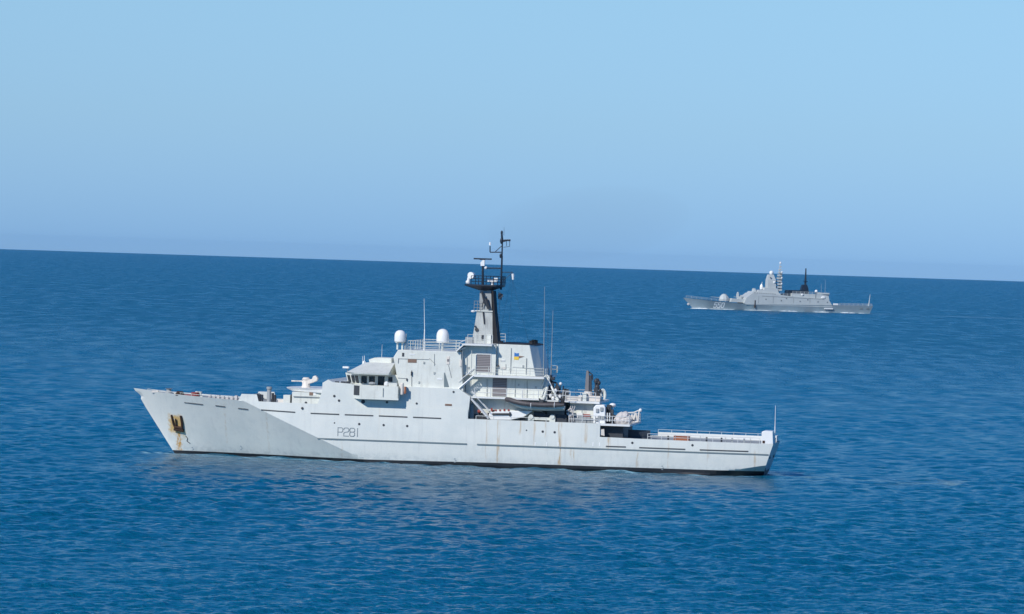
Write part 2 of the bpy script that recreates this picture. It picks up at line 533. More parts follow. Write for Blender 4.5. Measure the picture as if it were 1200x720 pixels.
GLY = {
 'P': [[(0,0),(0,1),(.78,1),(1,.86),(1,.6),(.78,.46),(0,.46)]],
 '2': [[(0,.80),(.0,.88),(.2,1),(.8,1),(1,.86),(1,.62),(.8,.52),(.2,.46),(0,.34),(0,0),(1,0)]],
 '8': [[(.2,1),(.8,1),(1,.86),(1,.64),(.8,.52),(.2,.52),(0,.64),(0,.86),(.2,1)], [(.2,.52),(0,.40),(0,.14),(.2,0),(.8,0),(1,.14),(1,.40),(.8,.52)]],
 '1': [[(.35,0),(.35,1)]],
 '5': [[(1,1),(.05,1),(0,.52),(.75,.58),(1,.42),(1,.16),(.78,0),(.2,0),(0,.12)]],
 '0': [[(.2,1),(.8,1),(1,.82),(1,.18),(.8,0),(.2,0),(0,.18),(0,.82),(.2,1)]],
}
def lettering(parent, text, x0, z0, h, wch, gap, sw, yfun, mat, slant=0., name='hull_number'):
    b = MB(); x = x0
    for ch in text:
        for st in GLY[ch]:
            for (a0, b0), (a1, b1) in zip(st[:-1], st[1:]):
                px, pz = x + a0*wch + slant*b0*h, z0 + b0*h
                qx, qz = x + a1*wch + slant*b1*h, z0 + b1*h
                dx, dz = qx-px, qz-pz; L = math.hypot(dx, dz) or 1
                dx, dz = dx/L*sw/2, dz/L*sw/2
                px, pz, qx, qz = px-dx*.8, pz-dz*.8, qx+dx*.8, qz+dz*.8
                c = [(px-dz, pz+dx), (px+dz, pz-dx), (qx+dz, qz-dx), (qx-dz, qz+dx)]
                b.loft([[(u_, -(yfun(u_, v_)+.004), v_) for u_, v_ in c], [(u_, -(yfun(u_, v_)+.03), v_) for u_, v_ in c]])
        x += wch*(.45 if ch == '1' else 1) + gap
    return b.build(name, mat, parent)

# ==================================================================== NEAR SHIP
ship = thing('patrol_ship', SHIP, -PSI, 'large white naval patrol ship with rusty anchor stain and the number P281, in the foreground', 'patrol ship')

BT = [(-39.75,.12),(-38.5,1.0),(-36,2.45),(-33,3.75),(-30,4.7),(-27,5.45),(-25.06,5.9),(-20,6.5),(-16,6.75),(-12,6.8),(20,6.8),(28,6.55),(34,6.25),(39.75,5.8)]
BW = [(-39.75,.05),(-35,.35),(-30,.95),(-25,1.8),(-20,3.35),(-15,4.95),(-9.33,6.48),(31.5,6.2),(39.75,3.6)]
ZK = [(-25.06,6.9),(-9.33,.1),(-7,.05),(31.6,.2),(38.8,1.24),(39.75,1.36)]
def ztop(X):
    if X < 2.81: return interp(X, [(-39.75,7.76),(-38.3,7.55),(-32.7,7.24),(-30,7.1),(-25.06,6.9),(-20,6.85),(2.8,6.85)])
    if X < 18.9: return 5.7
    return interp(X, [(18.9,4.1),(25,4.02),(39.75,3.95)])
def zk(X): return ztop(X) if X < -25.06 else interp(X, ZK)
def halfb(X, z):
    bt, bw, k = interp(X, BT), interp(X, BW), zk(X)
    side = lambda q: bt - .14*max(0, 2.55-q)
    if z >= k: return side(z)
    if z >= 0: return side(k) + (bw-side(k))*(k-z)/k
    return max(.03, bw*(1-(-z/3.2)**2))
STEM = [(-3, -32.2),(0,-34.45),(7.76,-39.75)]
def shear(X, z):
    wb = max(0, (-21-X)/18.75)**1.3
    wa = max(0, (X-36)/3.75)
    wb_n = max(0, (-38.95-X)/.8)*max(0, 1-abs(z-6.9)/.5)*.4
    return X + wb_n + (interp(z, STEM)+39.75)*wb - (4.0-z)*.31*wa
def hull_xy(px, py, guess=4):
    """pixel -> (X,z) on the near hull side"""
    y = guess
    for _ in range(12):
        x, z = S(px, py, -y)
        y = halfx(x, z)
    return x, z
def halfx(x, z):
    Xn = x
    for _ in range(14): Xn = Xn + (x - shear(Xn, z))*.8
    return halfb(min(39.75, max(-39.75, Xn)), z)

xs = sorted(set([round(x, 2) for x in np.arange(-39.75, 39.76, .75)] + [-25.06, -9.33, 2.80, 2.82, 18.89, 18.91, 31.6, 38.8, 39.75, -39.4]))
def hull_grid(rows_fn, cap_top=False):
    ringsN = []
    for X in xs:
        ringsN.append([(X, z) for z in rows_fn(X)])
    b = MB(); n = len(ringsN[0])
    for sgn in (-1, 1):
        vs_ = []
        for R in ringsN:
            for X, z in R: vs_.append((shear(X, z), sgn*halfb(X, z), z))
        fs = [(i*n+j, (i+1)*n+j, (i+1)*n+j+1, i*n+j+1) for i in range(len(xs)-1) for j in range(n-1)]
        b.add(vs_, fs)
    return b, n
def bz(X): return interp(X, [(-39,.30),(-8,.33),(6,.50),(39,.60)])
def up_rows(X):
    zt = ztop(X); zm = max(zk(X), .85)
    if X < -25.06:
        zm = interp(X, [(-39.75, 6.48), (-25.06, 6.88)])
    if zm >= zt: zm = zt - .02
    a = list(np.linspace(zt, zm, 5)); return a + list(np.linspace(zm, bz(X), 7))[1:]
b, n = hull_grid(up_rows)
# transom plate
N0 = len(xs)-1
half = len(xs)*n
tv = [b.v[N0*n+j] for j in range(n)] + [b.v[half+N0*n+j] for j in range(n)]
b.add(tv, [(j, j+1, n+j+1, n+j) for j in range(n-1)])
b.build('hull', M['hull'], ship, smooth=True, sharp=rad(9))
b, n = hull_grid(lambda X: [bz(X), .18, 0, -1, -2.2, -3])
half = len(xs)*n
tv = [b.v[N0*n+j] for j in range(n)] + [b.v[half+N0*n+j] for j in range(n)]
b.add(tv, [(j, j+1, n+j+1, n+j) for j in range(n-1)])
b.build('boot_topping', M['boot'], ship, smooth=True, sharp=rad(12))

def deck_strip(x0, x1, dz, mat, name):
    b = MB(); q = [x for x in xs if x0 <= x <= x1]
    vs_ = []
    for X in q:
        z = ztop(X)+dz; hb = halfb(X, z)-.03
        vs_ += [(shear(X, z), -hb, z), (shear(X, z), hb, z)]
    b.add(vs_, [(2*i, 2*i+2, 2*i+3, 2*i+1) for i in range(len(q)-1)])
    return b.build(name, mat, ship)
deck_strip(-39.4, 2.8, -.12, M['foredeck'], 'foredeck')
deck_strip(2.82, 18.89, -.06, M['deck'], 'boat_deck')
deck_strip(18.91, 39.75, -.06, M['foredeck'], 'flight_deck')
# closing plates at the steps
MB().box(18.86, 18.90, -6.75, 6.75, 4.0, 5.7).build('bulkhead', M['hull'], ship)

# rubbing strake
for x0, x1 in ((S(372,513.7,-6.8)[0], S(547,520,-6.8)[0]), (S(559,521,-6.8)[0], 39.2)):
    rings = []
    for a in np.linspace(x0, x1, int(x1-x0)+1):
        y_ = halfx(a, 2.65)
        rings.append([(a, -(y_-.05), 2.58), (a, -(y_+.07), 2.59), (a, -(y_+.07), 2.73), (a, -(y_-.05), 2.74)])
    MB().loft(rings).build('rubbing_strake', M['strake'], ship)

# long dark freeing slots
def slot(px0, py0, px1, py1, h=.15):
    x0, z0 = hull_xy(px0, py0); x1, z1 = hull_xy(px1, py1)
    n_ = max(2, int((x1-x0)/.6)); b = MB(); rings = []
    for i in range(n_+1):
        x = x0+(x1-x0)*i/n_; z = z0+(z1-z0)*i/n_; y = -halfx(x, z)
        rings.append([(x, y-.03, z-h/2), (x, y-.03, z+h/2), (x, y+.1, z+h/2), (x, y+.1, z-h/2)])
    b.loft(rings).build('hull_slot', M['slot'], ship)
for a in ((216,471.8,238,474.3),(252.5,475.4,264,476.8),(279,478.6,291,480),(306,480.6,346,483.4),(364,484.6,397.5,485.9),(404,486.2,437.5,487.4),
          (444,487.6,477.5,489),(484,489.2,517,490.6),(710,523.3,733.5,524),(749,524.8,803,526.8),(820,527.4,877,529.3)):
    slot(*a)
for px, py in ((392,495.8),(421,497.2),(449.6,498.4),(477.2,499.5),(636,506),(650,506.8),(741,519.2),(811.5,522),(617,504.5)):
    x, z = hull_xy(px, py); r_ = .15 if px not in (392, 617) else .09
    b = MB(); ring = [(x+r_*math.cos(a), z+r_*math.sin(a)) for a in np.linspace(0, 2*math.pi, 13)[:-1]]
    b.loft([[(u_, -halfx(u_, v_)+.02, v_) for u_, v_ in ring], [(u_, -halfx(u_, v_)-.02, v_) for u_, v_ in ring]])
    b.build('porthole', M['dark'], ship)
# draught marks and overboard discharges
for px, py in ((282.5,525),(225.5,526.5),(533,540),(776,548.5)):
    x, z = hull_xy(px, py)
    b = MB()
    for i in range(3):
        zz = z - .2 + i*.2; xx = x + (i % 2)*.12
        b.box(xx-.09, xx+.09, -halfx(xx, zz)-.015, -halfx(xx, zz)+.03, zz-.05, zz+.05)
    b.build_each('draught_mark', M['number'], ship)
# white chalk-like ticks above the strake
for px in (627, 640.5, 654, 694.8, 702.5):
    x, z0 = hull_xy(px, 524); _, z1 = hull_xy(px, 518.5)
    MB().box(x-.06, x+.06, -halfx(x, z0)-.02, -halfx(x, z0)+.02, z0+.1, z1).build('tread_mark', M['brightwhite'], ship)

x0, z0 = hull_xy(395.8, 510.8); x1, z1 = hull_xy(421, 502.2)
lettering(ship, 'P281', x0, z0, .98, .60, .13, .085, halfx, M['number'])

# anchor in its pocket
b = MB()
def hp(px, py, off):
    x, z = hull_xy(px, py); return (x, -(halfx(x, z)+off), z)
b.path([hp(201,486.5,.1), hp(203.5,497,.2), hp(206.5,503.5,.25)], .12)
b.path([hp(212,487.5,.1), hp(213.5,496,.2), hp(214,505,.25)], .15)
b.path([hp(206,491,.2), hp(207.5,505,.2)], .09)
b.tube(hp(204.5,503,.2), hp(215.5,505,.2), .20)
b.tube(hp(205,500.5,.2), hp(214.5,502,.2), .20)
b.build('anchor', M['rust'], ship)
b = MB().path([hp(217.5,511,.02), hp(220,514,.02), hp(219,517,.02), hp(223,520,.02)], .045).build('dangling_line', M['dark'], ship)

# foredeck fittings: low rail, coamings, bollards, rope, breakwater
def dz(X): return ztop(X)-.12
pts = []
for X in np.arange(-38.0, -25.5, 1.5):
    pts.append((shear(X, dz(X)), -(interp(X, BT)-.25), dz(X)))
railing(ship, pts, .32, 1, 1.5, .03)
b = MB()
for X in np.arange(-29.6, -26, .55):
    b.box(X, X+.3, -4.3, -3.6, dz(X), dz(X)+random.uniform(.35, .6))
b.build_each('deck_locker', M['canvas'], ship)
b = MB()
for X in (-31.3, -30.9): b.lathe((X, -2.6, dz(X)), [(.17,0),(.17,.55),(.24,.56),(.24,.66)])
b.box(-31.7, -30.5, -2.95, -2.25, dz(-31), dz(-31)+.12)
b.build('bollard', M['white'], ship)
b = MB()
b.lathe((-35.2, -.8, dz(-35)), [(.55,0),(.45,.2),(.3,.3),(.3,.55),(.5,.65)])
b.build('windlass', M['grey'], ship)
b = MB()
for X in (-36.7, -33.9):
    b.box(X-.4, X+.4, -1.9, -1.5, dz(X), dz(X)+.28)
b.build_each('fairlead', M['cream'], ship)
# hose rolls on deck: loose items of their own
def shiploc(x, y, z): 
    return Vector((SHIP.x + x*cs + y*sn, SHIP.y - x*sn + y*cs, z))
rp = thing('mooring_rope', shiploc(-32.4, -2.9, dz(-32.4)), -PSI, 'red-brown mooring rope heaped on the foredeck behind the bow rail', 'rope')
b = MB()
for k in range(4):
    R = .42-.05*k
    L = [(-1.0+R*math.cos(a)*1.3, R*math.sin(a), .09+.13*k) for a in np.linspace(0, 2*math.pi, 15)]
    b.path(L, .085)
b.build('rope_coil', M['rust'], rp)
b = MB()
for k in range(3):
    R = .5-.05*k
    b.path([(.9+R*math.cos(a), R*math.sin(a), .1+.16*k) for a in np.linspace(0, 2*math.pi, 15)], .1)
b.path([(-.5,0,.1),(0,.1,.12),(.5,-.1,.1)], .09)
b.build('rope_coil', M['red'], rp)

# bulwark step where the white paint begins
x0, z0 = S(279,469,-5.9); x1, z1 = S(283,461.8,-5.9); x2, z2 = S(301,462.6,-6.0); x3, z3 = S(330,471.4,-6.4)
b = MB()
for s_ in (-1, 1):
    pr = [(x0, 6.88), (x1, z1), (x2, z2+.02), (x2+.25, 6.9), (x2+.25, 6.82), (x0+.2, 6.82)]
    n_ = len(pr)
    o_ = [(x, s_*(interp(x, BT)-.02), z) for x, z in pr]; i_ = [(x, s_*(interp(x, BT)-.14), z) for x, z in pr]
    b.loft([o_, i_])
b.build_each('bulwark', M['hull'], ship)
MB().prism([(x0-.1, 6.8), (x0+.5, 7.5), (x0+.62, 7.5), (x0+.2, 6.8)], -5.6, 5.6).build('breakwater', M['grey'], ship)

# bollard clusters and ventilator on the foredeck
def cyl_at(px, py_top, Y, r_, zb, mat, name, n=12, cap=True):
    x, z = S(px, py_top, Y)
    b = MB(); b.lathe((x, Y, 0), [(r_, zb), (r_, z-.12), (r_*1.15, z-.1), (r_*.9, z)] if cap else [(r_, zb), (r_, z)], n)
    return b.build(name, mat, ship, smooth=True)
for px, pt in ((298.6,463),(300.8,462.2),(303,462.6),(305.2,462),(307.6,462.6)):
    cyl_at(px, pt, -4.6, .11, 6.73, M['dark'], 'gas_bottle', 8)
cyl_at(319.8, 460.8, -4.0, .16, 6.73, M['dark'], 'gas_bottle', 8)
cyl_at(322.3, 462.8, -4.0, .16, 6.73, M['dark'], 'gas_bottle', 8)
x, z = S(315.6, 453.3, -4.2)
b = MB().lathe((x, -4.2, 6.73), [(.36,0),(.27,.25),(.27,z-6.73-.35),(.34,z-6.73-.3),(.34,z-6.73-.05),(.2,z-6.73)], 14)
b.build('ventilator', M['grey'], ship, smooth=True)
x, z = S(332.4, 463, -5.0)
MB().box(x, x+.85, -5.2, -4.0, 6.73, z).build('deck_box', M['white'], ship, bevel=.04)
x, z = S(341.5, 463, -5.0)
b = MB()
for d_ in (0, .3): b.lathe((x+d_, -4.8, 6.73), [(.11,0),(.11,z-6.73),(.07,z-6.65)], 8)
b.build_each('gas_bottle', M['dark'], ship)
x, _ = S(325, 470, -5.0)
MB().box(x, x+.7, -4.6, -3.8, 6.73, 7.15).build('deck_box', M['cream'], ship, bevel=.03)

# gun house and gun platform
xa, _ = S(342, 470, -5.4); xb, _ = S(381, 470, -5.4); _, zc = S(341, 459.4, -5.4)
MB().box(xa, xb, -5.4, 5.4, 6.74, zc+.02).build('gun_house', M['white'], ship)
x0, z0 = S(330, 455.6, -5.2); x1, z1 = S(381, 456.2, -5.2); _, z2 = S(380, 459.8, -5.2); x3, _ = S(344, 459, -5.2)
zt = (z0 + z1)/2
b = MB()
b.loft([[(x0, -1.6, zt-.08), (x0+1.2, -4.6, zt-.3), (x1, -6.0, zc+.0), (x1, 6.0, zc+.0), (x0+1.2, 4.6, zt-.3), (x0, 1.6, zt-.08)],
        [(x0, -1.6, zt+.05), (x0+1.1, -4.8, zt+.05), (x1, -6.1, zt+.05), (x1, 6.1, zt+.05), (x0+1.1, 4.8, zt+.05), (x0, 1.6, zt+.05)]])
b.build('gun_platform', M['deckedge'], ship)
def panel(px0, py0, px1, py1, Y, mat, name, parent=ship, d=.04, frame=None):
    """a shallow panel on the lengthwise wall y=Y (protrudes d towards the side)"""
    xa, za = S(px0, (py0+py1)/2, Y); xb, zb = S(px1, (py0+py1)/2, Y)
    _, zt_ = S((px0+px1)/2, py0, Y); _, zb_ = S((px0+px1)/2, py1, Y)
    o = MB().box(xa, xb, Y-d, Y+.03, zb_, zt_).build(name, mat, parent)
    if frame:
        f = MB(); k = .08
        f.box(xa-k, xb+k, Y-d-.03, Y+.02, zt_+.002, zt_+k); f.box(xa-k, xb+k, Y-d-.03, Y+.02, zb_-k, zb_-.002)
        f.box(xa-k, xa-.002, Y-d-.03, Y+.02, zb_-.002, zt_+.002); f.box(xb+.002, xb+k, Y-d-.03, Y+.02, zb_-.002, zt_+.002)
        f.build('frame', frame, o)
    return o
panel(362.5, 459.8, 366.8, 463.6, -5.4, M['brown'], 'hatch')
panel(367.5, 460, 370.2, 463.6, -5.4, M['brightwhite'], 'hatch')
b = MB(); x, z = S(344, 464.5, -5.4); x2, z2 = S(378, 466.8, -5.4)
b.box(x, x2, -5.56, -5.38, z-.06, z+.04); b.build('ledge', M['grey'], ship)
for px, py in ((358.5,472.2),(354.2,478.6),(391.8,464.3),(397.3,469.6)):
    yy = -5.4 if px < 380 and py < 476 else -6.72
    x, z = S(px, py, yy)
    MB().tube((x, yy+.05, z), (x, yy-.05, z), .15, n=10).build('porthole', M['dark'], ship)
# 20 mm gun
gx, gz = S(358.5, 455.5, -1.2)
gz = zt + .04
b = MB().lathe((gx, -1.2, gz), [(.62,0),(.5,.25),(.42,.9),(.55,1.0),(.35,1.25)], 12)
g1 = b.build('gun_mount', M['cream'], ship, smooth=True)
p0 = S(341.5, 446.6, -1.2); p1 = S(356, 446.9, -1.2); p2 = S(371, 443.5, -1.2)
b = MB(); b.tube((p0[0], -1.2, p0[1]), (p1[0], -1.2, p1[1]-.0), .055, .08, 8)
b.tube((p0[0], -1.2, p0[1]), (p0[0]+.5, -1.2, p0[1]), .09, .09, 8)
b.build('gun_barrel', M['cream'], ship)
b = MB()
q = [S(354,447.2,-1.2), S(358,445.5,-1.2), S(366,444.5,-1.2), S(367.5,441,-1.2), S(370.5,440.2,-1.2), S(372.8,443,-1.2), S(372,446.5,-1.2), S(366,449,-1.2), S(362,450,-1.2), S(361.5,452,-1.2), S(355.8,452,-1.2)]
b.prism(q, -1.6, -.8)
b.build('gun_body', M['cream'], ship, bevel=.06)

# full-width forward house, stepping up to the bridge
MAINZ = 6.8
fp = [S(372,478,-6.72), S(377.5,458,-6.72), S(378,448.8,-6.72), S(384.5,445,-6.72), S(390,448,-6.72), S(412,450,-6.72)]
fp[0] = (fp[0][0], MAINZ)
MB().prism([(x, z) for x, z in fp] + [(fp[-1][0], MAINZ)], -6.72, 6.72).build('forward_house', M['hull'], ship)
b = MB()
for a, c in ((392.5,397),(399.5,404.5),(405.5,410)):
    xa, z = S(a, 448.6, -6.6); xc, _ = S(c, 448.6, -6.6)
    b.box(xa, xc, -6.7, -6.2, z-.1, z+.16)
b.build_each('roof_coaming', M['dark'], ship)
# lower full-width block
lowp = [(S(410,470,-6.74)[0], MAINZ), S(410,450.5,-6.74), S(467,453,-6.74), S(538,456,-6.74), S(551,465,-6.74), (S(548,491,-6.74)[0]+.0, 5.72), (2.0, 5.72), (2.0, MAINZ)]
b = MB().prism([(x, z) for x, z in lowp[:6]] + [(2.79, 5.72), (2.79, MAINZ)], -6.74, 6.74)
b.build('main_house', M['hull'], ship)
# upper block
UP = -6.25
q = [S(468,454,UP), S(461,419,UP), S(466.5,410.2,UP), S(540,411.5,UP), S(543,456,UP)]
q[0] = (q[0][0], 9.0); q[-1] = (q[-1][0], 9.0)
ztopU = q[2][1]
q[3] = (q[3][0], ztopU)
MB().prism(q, UP, -UP).build('upper_house', M['white'], ship, bevel=.05)
# fittings on the upper block side
panel(478,421.2,488.2,425.2,UP, M['brown'], 'vent_opening')
panel(471.2,413.7,473.6,418,UP, M['dark'], 'lamp_box')
panel(480,414.8,486,416,UP, M['brightwhite'], 'fitting')
panel(523.5,417.8,526.8,427.2,UP, M['cream'], 'door', d=.06)
panel(524,421,526.3,424,UP-.04, M['vent'], 'porthole', d=.04)
panel(538.8,422,541,429.5,UP, M['cream'], 'locker', d=.1)
panel(512,443.2,518.5,445.2,UP, M['brightwhite'], 'fitting')
b = MB()
for a, c, r_ in (((466.8,420.5,),(503,421.5),.02), ((503,420),(510,427),.02), ((482.4,434),(482.4,453),.03), ((466,443),(477,444),.025), ((525.5,428),(529,443),.02), ((509,415),(509,429),.02), ((542,412),(542,447),.035), ((467,420),(466.5,426),.03)):
    (xa, za), (xc, zc_) = S(a[0], a[1], UP-.05), S(c[0], c[1], UP-.05)
    b.tube((xa, UP-.05, za), (xc, UP-.05, zc_), r_*1.3, n=4)
b.build_each('cable_run', M['grey'], ship)
b = MB(); x, z = S(482.3, 438, UP-.1); b.tube((x, UP-.12, z+.25), (x, UP-.12, z-.25), .1, n=6); x, z = S(476.7, 445, UP-.1); b.tube((x, UP-.1, z+.15), (x, UP-.1, z-.15), .08, n=6)
b.build_each('lamp', M['dark'], ship)
# dark wedge: a shadow on the wall put in as a coloured plate
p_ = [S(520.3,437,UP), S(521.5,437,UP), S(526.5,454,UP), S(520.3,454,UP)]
b = MB().prism(p_, UP-.012, UP+.02); b.build('shadow_wedge', M['strake'], ship)
panel(480,463.2,488,465.2,-6.74, M['brown'], 'name_plate') if False else None
panel(521.5,473.6,529.5,475.8,-6.74, M['brown'], 'name_plate')
for px, py in ((488.3,473),(531.5,459.5)):
    x, z = S(px, py, -6.74); MB().tube((x,-6.7,z),(x,-6.79,z), .13, n=10).build('porthole', M['dark'], ship)
# railing round the top of the upper block
x0, _ = S(478,410,-6.1); x1, _ = S(538,411,-6.1)
railing(ship, [(x0,-6.1,ztopU),(x1,-6.1,ztopU)], 1.15, 3, 1.9, .035, M['white'])
railing(ship, [(x0,6.1,ztopU),(x1,6.1,ztopU)], 1.15, 3, 1.9, .035, M['white'])
railing(ship, [(x0,-6.1,ztopU),(x0,6.1,ztopU)], 1.15, 3, 1.9, .035, M['white'])

# two satellite domes
def dome(px, ptop, pbot, pbase, Y, rpx):
    x, z0 = S(px, pbot, Y); _, z1 = S(px, ptop, Y); r_ = rpx/9.6; zb = ztopU
    b = MB(); H = z1-z0
    b.lathe((x, Y, z0), [(r_*.75,-.06),(r_*.96,0),(r_,H*.12),(r_,H*.5),(r_*.93,H*.7),(r_*.72,H*.87),(r_*.4,H*.97),(.03,H)], 22)
    o = b.build('satellite_dome', M['brightwhite'], ship, smooth=True)
    p = MB()
    if Y < -3:
        for a in (-.3, .3): p.tube((x+a, Y, zb), (x+a, Y, z0-.05), .11, n=8)
        p.box(x-.5, x+.5, Y-.4, Y+.4, z0-.16, z0-.06)
    else:
        p.tube((x, Y, zb), (x, Y, z0-.05), .12, n=8)
    p.build('pedestal', M['white'], o)
dome(468.8, 387, 400.5, 410, -4.6, 6.7)
dome(518.6, 385.5, 401.8, 411, -2.5, 7.4)
b = MB(); x, z = S(476,400,-4.6); b.tube((x,-4.6,ztopU),(x,-4.6,z+.9),.05,n=6); b.tube((x-.15,-4.6,ztopU),(x-.15,-4.6,z),.06,n=6)
b.build_each('antenna', M['grey'], ship)
x, zt_ = S(497,350,-3.5); xb_, _ = S(496.8,411,-3.5)
b = MB().tube((xb_,-3.5,ztopU),(xb_,-3.5,ztopU+2.5),.07,.06,8); b.tube((xb_,-3.5,ztopU+2.5),(x,-3.5,zt_),.045,.02,8)
b.build('whip_antenna', M['brightwhite'], ship)

# ---- bridge
BY = -5.6
zf = S(440,465.5,-8.1)[1]          # wing floor
zsill = S(440,451.5,BY)[1]
zhead = S(440,440,BY)[1]
xf = S(407,440,-3.0)[0]; xc1 = S(421.5,445,BY)[0]; xr = S(466,445,BY)[0]
def ring(z, lean):
    return [(xf-lean, 3.0, z), (xf-lean, -3.0, z), (xc1-lean*.7, BY, z), (xr, BY, z), (xr, -BY, z), (xc1-lean*.7, -BY, z)]
b = MB().loft([ring(zf, -.25), ring(zsill, -.15), ring(zhead+.12, .25)])
bridge = b.build('bridge', M['white'], ship)
def win_quad(p, q, z0, z1, lean0, lean1, name='window', mat=M['glass'], off=.03, par=bridge):
    """window between plan points p,q; the wall leans forward with height"""
    p, q = Vector(p), Vector(q); d = (q-p).normalized(); nrm = Vector((d.y, -d.x)) * off
    if nrm.y > 0: nrm = -nrm
    L = [Vector((-lean0, 0)), Vector((-lean1, 0))]
    def V(a, z, l, o): return (a.x+l.x+nrm.x*o, a.y+nrm.y*o, z)
    outer = [V(p,z0,L[0],1), V(q,z0,L[0],1), V(q,z1,L[1],1), V(p,z1,L[1],1)]
    inner = [V(p,z0,L[0],-1), V(q,z0,L[0],-1), V(q,z1,L[1],-1), V(p,z1,L[1],-1)]
    return MB().loft([inner, outer]).build(name, mat, par)
zw0, zw1 = S(440,450,BY)[1], S(440,441.3,BY)[1]
def lean_at(z): return -.15 + (z-zsill)/(zhead+.12-zsill)*.40
A = Vector((xf, -3.0)); B = Vector((xc1, BY)); 
for i in range(3):
    a = A.lerp(B, .08+.31*i); c = A.lerp(B, .08+.31*i+.22)
    win_quad(a, c, zw0, zw1, lean_at(zw0)*.9, lean_at(zw1)*.85)
for y in (-2.1, -.7, .7, 2.1):
    win_quad((xf, y-.55), (xf, y+.55), zw0, zw1, lean_at(zw0), lean_at(zw1), off=.03)
for a, c in ((423.3,430),(432.5,439.3)):
    win_quad((S(a,446,BY)[0], BY), (S(c,446,BY)[0], BY), zw0, zw1, 0, 0)
win_quad((S(442.8,446,BY)[0], BY), (S(450.6,446,BY)[0], BY), zf+.1, zw1+.05, 0, 0, 'door', M['glass'])
win_quad((S(455,446,BY)[0], BY), (S(460,446,BY)[0], BY), zw0+.3, zw1, 0, 0)
# roof with sloping sides
EY = -7.75
z_e = S(430,437.3,EY)[1]; z_t = S(445,425.2,-3.6)[1]
xe0, xe1 = S(404,436,EY)[0], S(455.5,438.6,EY)[0]
xt0, xt1 = S(431,425,-3.6)[0], S(462.5,425.6,-3.6)[0]
b = MB().loft([[(xe0+.15,-EY-1.6,z_e-.18),(xe0+.15,EY+1.6,z_e-.18),(xe0+1.2,EY+.05,z_e-.18),(xe1,EY+.05,z_e-.18),(xe1,-EY-.05,z_e-.18),(xe0+1.2,-EY-.05,z_e-.18)],
        [(xe0,-EY-1.5,z_e),(xe0,EY+1.5,z_e),(xe0+1.1,EY,z_e),(xe1,EY,z_e),(xe1,-EY,z_e),(xe0+1.1,-EY,z_e)],
        [(xt0-.6,2.0,z_t-.1),(xt0-.6,-2.0,z_t-.1),(xt0+.2,-3.6,z_t),(xt1,-3.6,z_t),(xt1,3.6,z_t),(xt0+.2,3.6,z_t)]])
b.build('roof', M['white'], bridge)
xa, za = S(433.5,419,-1.6); xb_, _ = S(460,419,-1.6)
b = MB().prism([(xa+.1,z_t-.1),(xa,za-.25),(xa+.7,za),(xb_,za),(xb_,z_t-.1)], -2.4, 2.4)
b.build('roof_house', M['white'], bridge)
b = MB()
x, z = S(427,419,-2.5); b.tube((x,-2.5,z_t-.3),(x,-2.5,z+.2),.05,.03,6); b.lathe((x,-2.5,z_t-.2),[(.22,0),(.2,.25),(.05,.35)],8)
x, z = S(425,417.5,-3.0); b.tube((x,-3.0,z_t-.4),(x,-3.0,z),.03,.02,6)
x, z = S(447.8,404,-2); b.tube((x,-2,z_t),(x,-2,z),.03,.015,6)
b.build_each('antenna', M['brightwhite'], bridge)
x, z = S(404.5,430.5,-3.5)
MB().box(x-.25,x+.45,-3.9,-3.2,z-.12,z+.1).build('searchlight', M['brightwhite'], bridge)
MB().tube((x+.3,-3.5,z-.5),(x+.3,-3.5,z-.1),.05,n=6).build('bracket', M['grey'], bridge)
# wings on both sides
WY = -8.1
xw0 = S(411,458,-6.3)[0]; xw1 = S(422,458,WY)[0]; xw2 = S(467,458,WY)[0]
zcap = S(440,452.3,WY)[1]
wings = []
for s_ in (1, -1):
    plan = [(xw0, -6.0*s_), (xw1, WY*s_), (xw2, WY*s_), (xw2, -6.0*s_)]
    b = MB()
    b.loft([[(x, y, zf-.30) for x, y in plan], [(x, y, zf-.06) for x, y in plan]])
    wing = b.build('bridge_wing', M['white'], ship); wings.append(wing)
    b = MB()
    th = .08
    for (xa, ya), (xc, yc) in zip(plan[:-1], plan[1:]):
        d = Vector((xc-xa, yc-ya)).normalized(); nn = Vector((-d.y, d.x))*th
        if nn.y*s_ < 0: nn = -nn
        if abs(nn.y) < 1e-3: nn = Vector((-th, 0))
        P = [(xa, ya), (xc, yc), (xc+nn.x, yc+nn.y), (xa+nn.x, ya+nn.y)]
        b.loft([[(x, y, zf-.055) for x, y in P], [(x, y, zcap) for x, y in P]])
    b.build('bulwark', M['white'], wing)
a = Vector((xw0, -6.0)); c = Vector((xw1, WY))
win_quad(a.lerp(c,.10), a.lerp(c,.93), S(416,463,-7)[1], S(416,451.8,-7)[1], 0, 0, 'grille', M['dark'], .05, wings[0])
# things standing in the wing
b = MB(); x, _ = S(453,448,-7.2); b.lathe((x,-7.2,zf),[(.2,0),(.18,1.3),(.3,1.4),(.3,1.75),(.1,1.9)],10)
b.build('pelorus', M['brightwhite'], ship)
b = MB(); x, _ = S(436,449.5,-7.6); _, z = S(436,449.3,-7.6); b.blob((x,-7.5,z-.05),.5,.3,.22)
b.build('covered_console', M['grey'], ship)
b = MB(); x0, z = S(456,449.6,-7.5); x1, _ = S(465.5,450,-7.5); b.box(x0,x1,-7.8,-7.0,z-.4,z+.08)
b.build('signal_locker', M['white'], ship)
x, z = S(468.8,456.5,-7.6)
MB().lathe((x+.22,-7.55,z-.65),[(.2,0),(.24,.1),(.24,1.3),(.18,1.45)],10).build('lifebuoy_container', M['cream'], ship)
MB().lathe((x+.62,-7.5,z-.6),[(.13,.1),(.13,.95)],8).build('marker_float', M['orange'], ship)
for px, py in ((425.5,470.8),(453.5,471.6)):
    x, z = S(px, py, -6.74); MB().tube((x,-6.7,z),(x,-6.80,z), .24 if px < 430 else .15, n=12).build('porthole', M['dark'], ship)

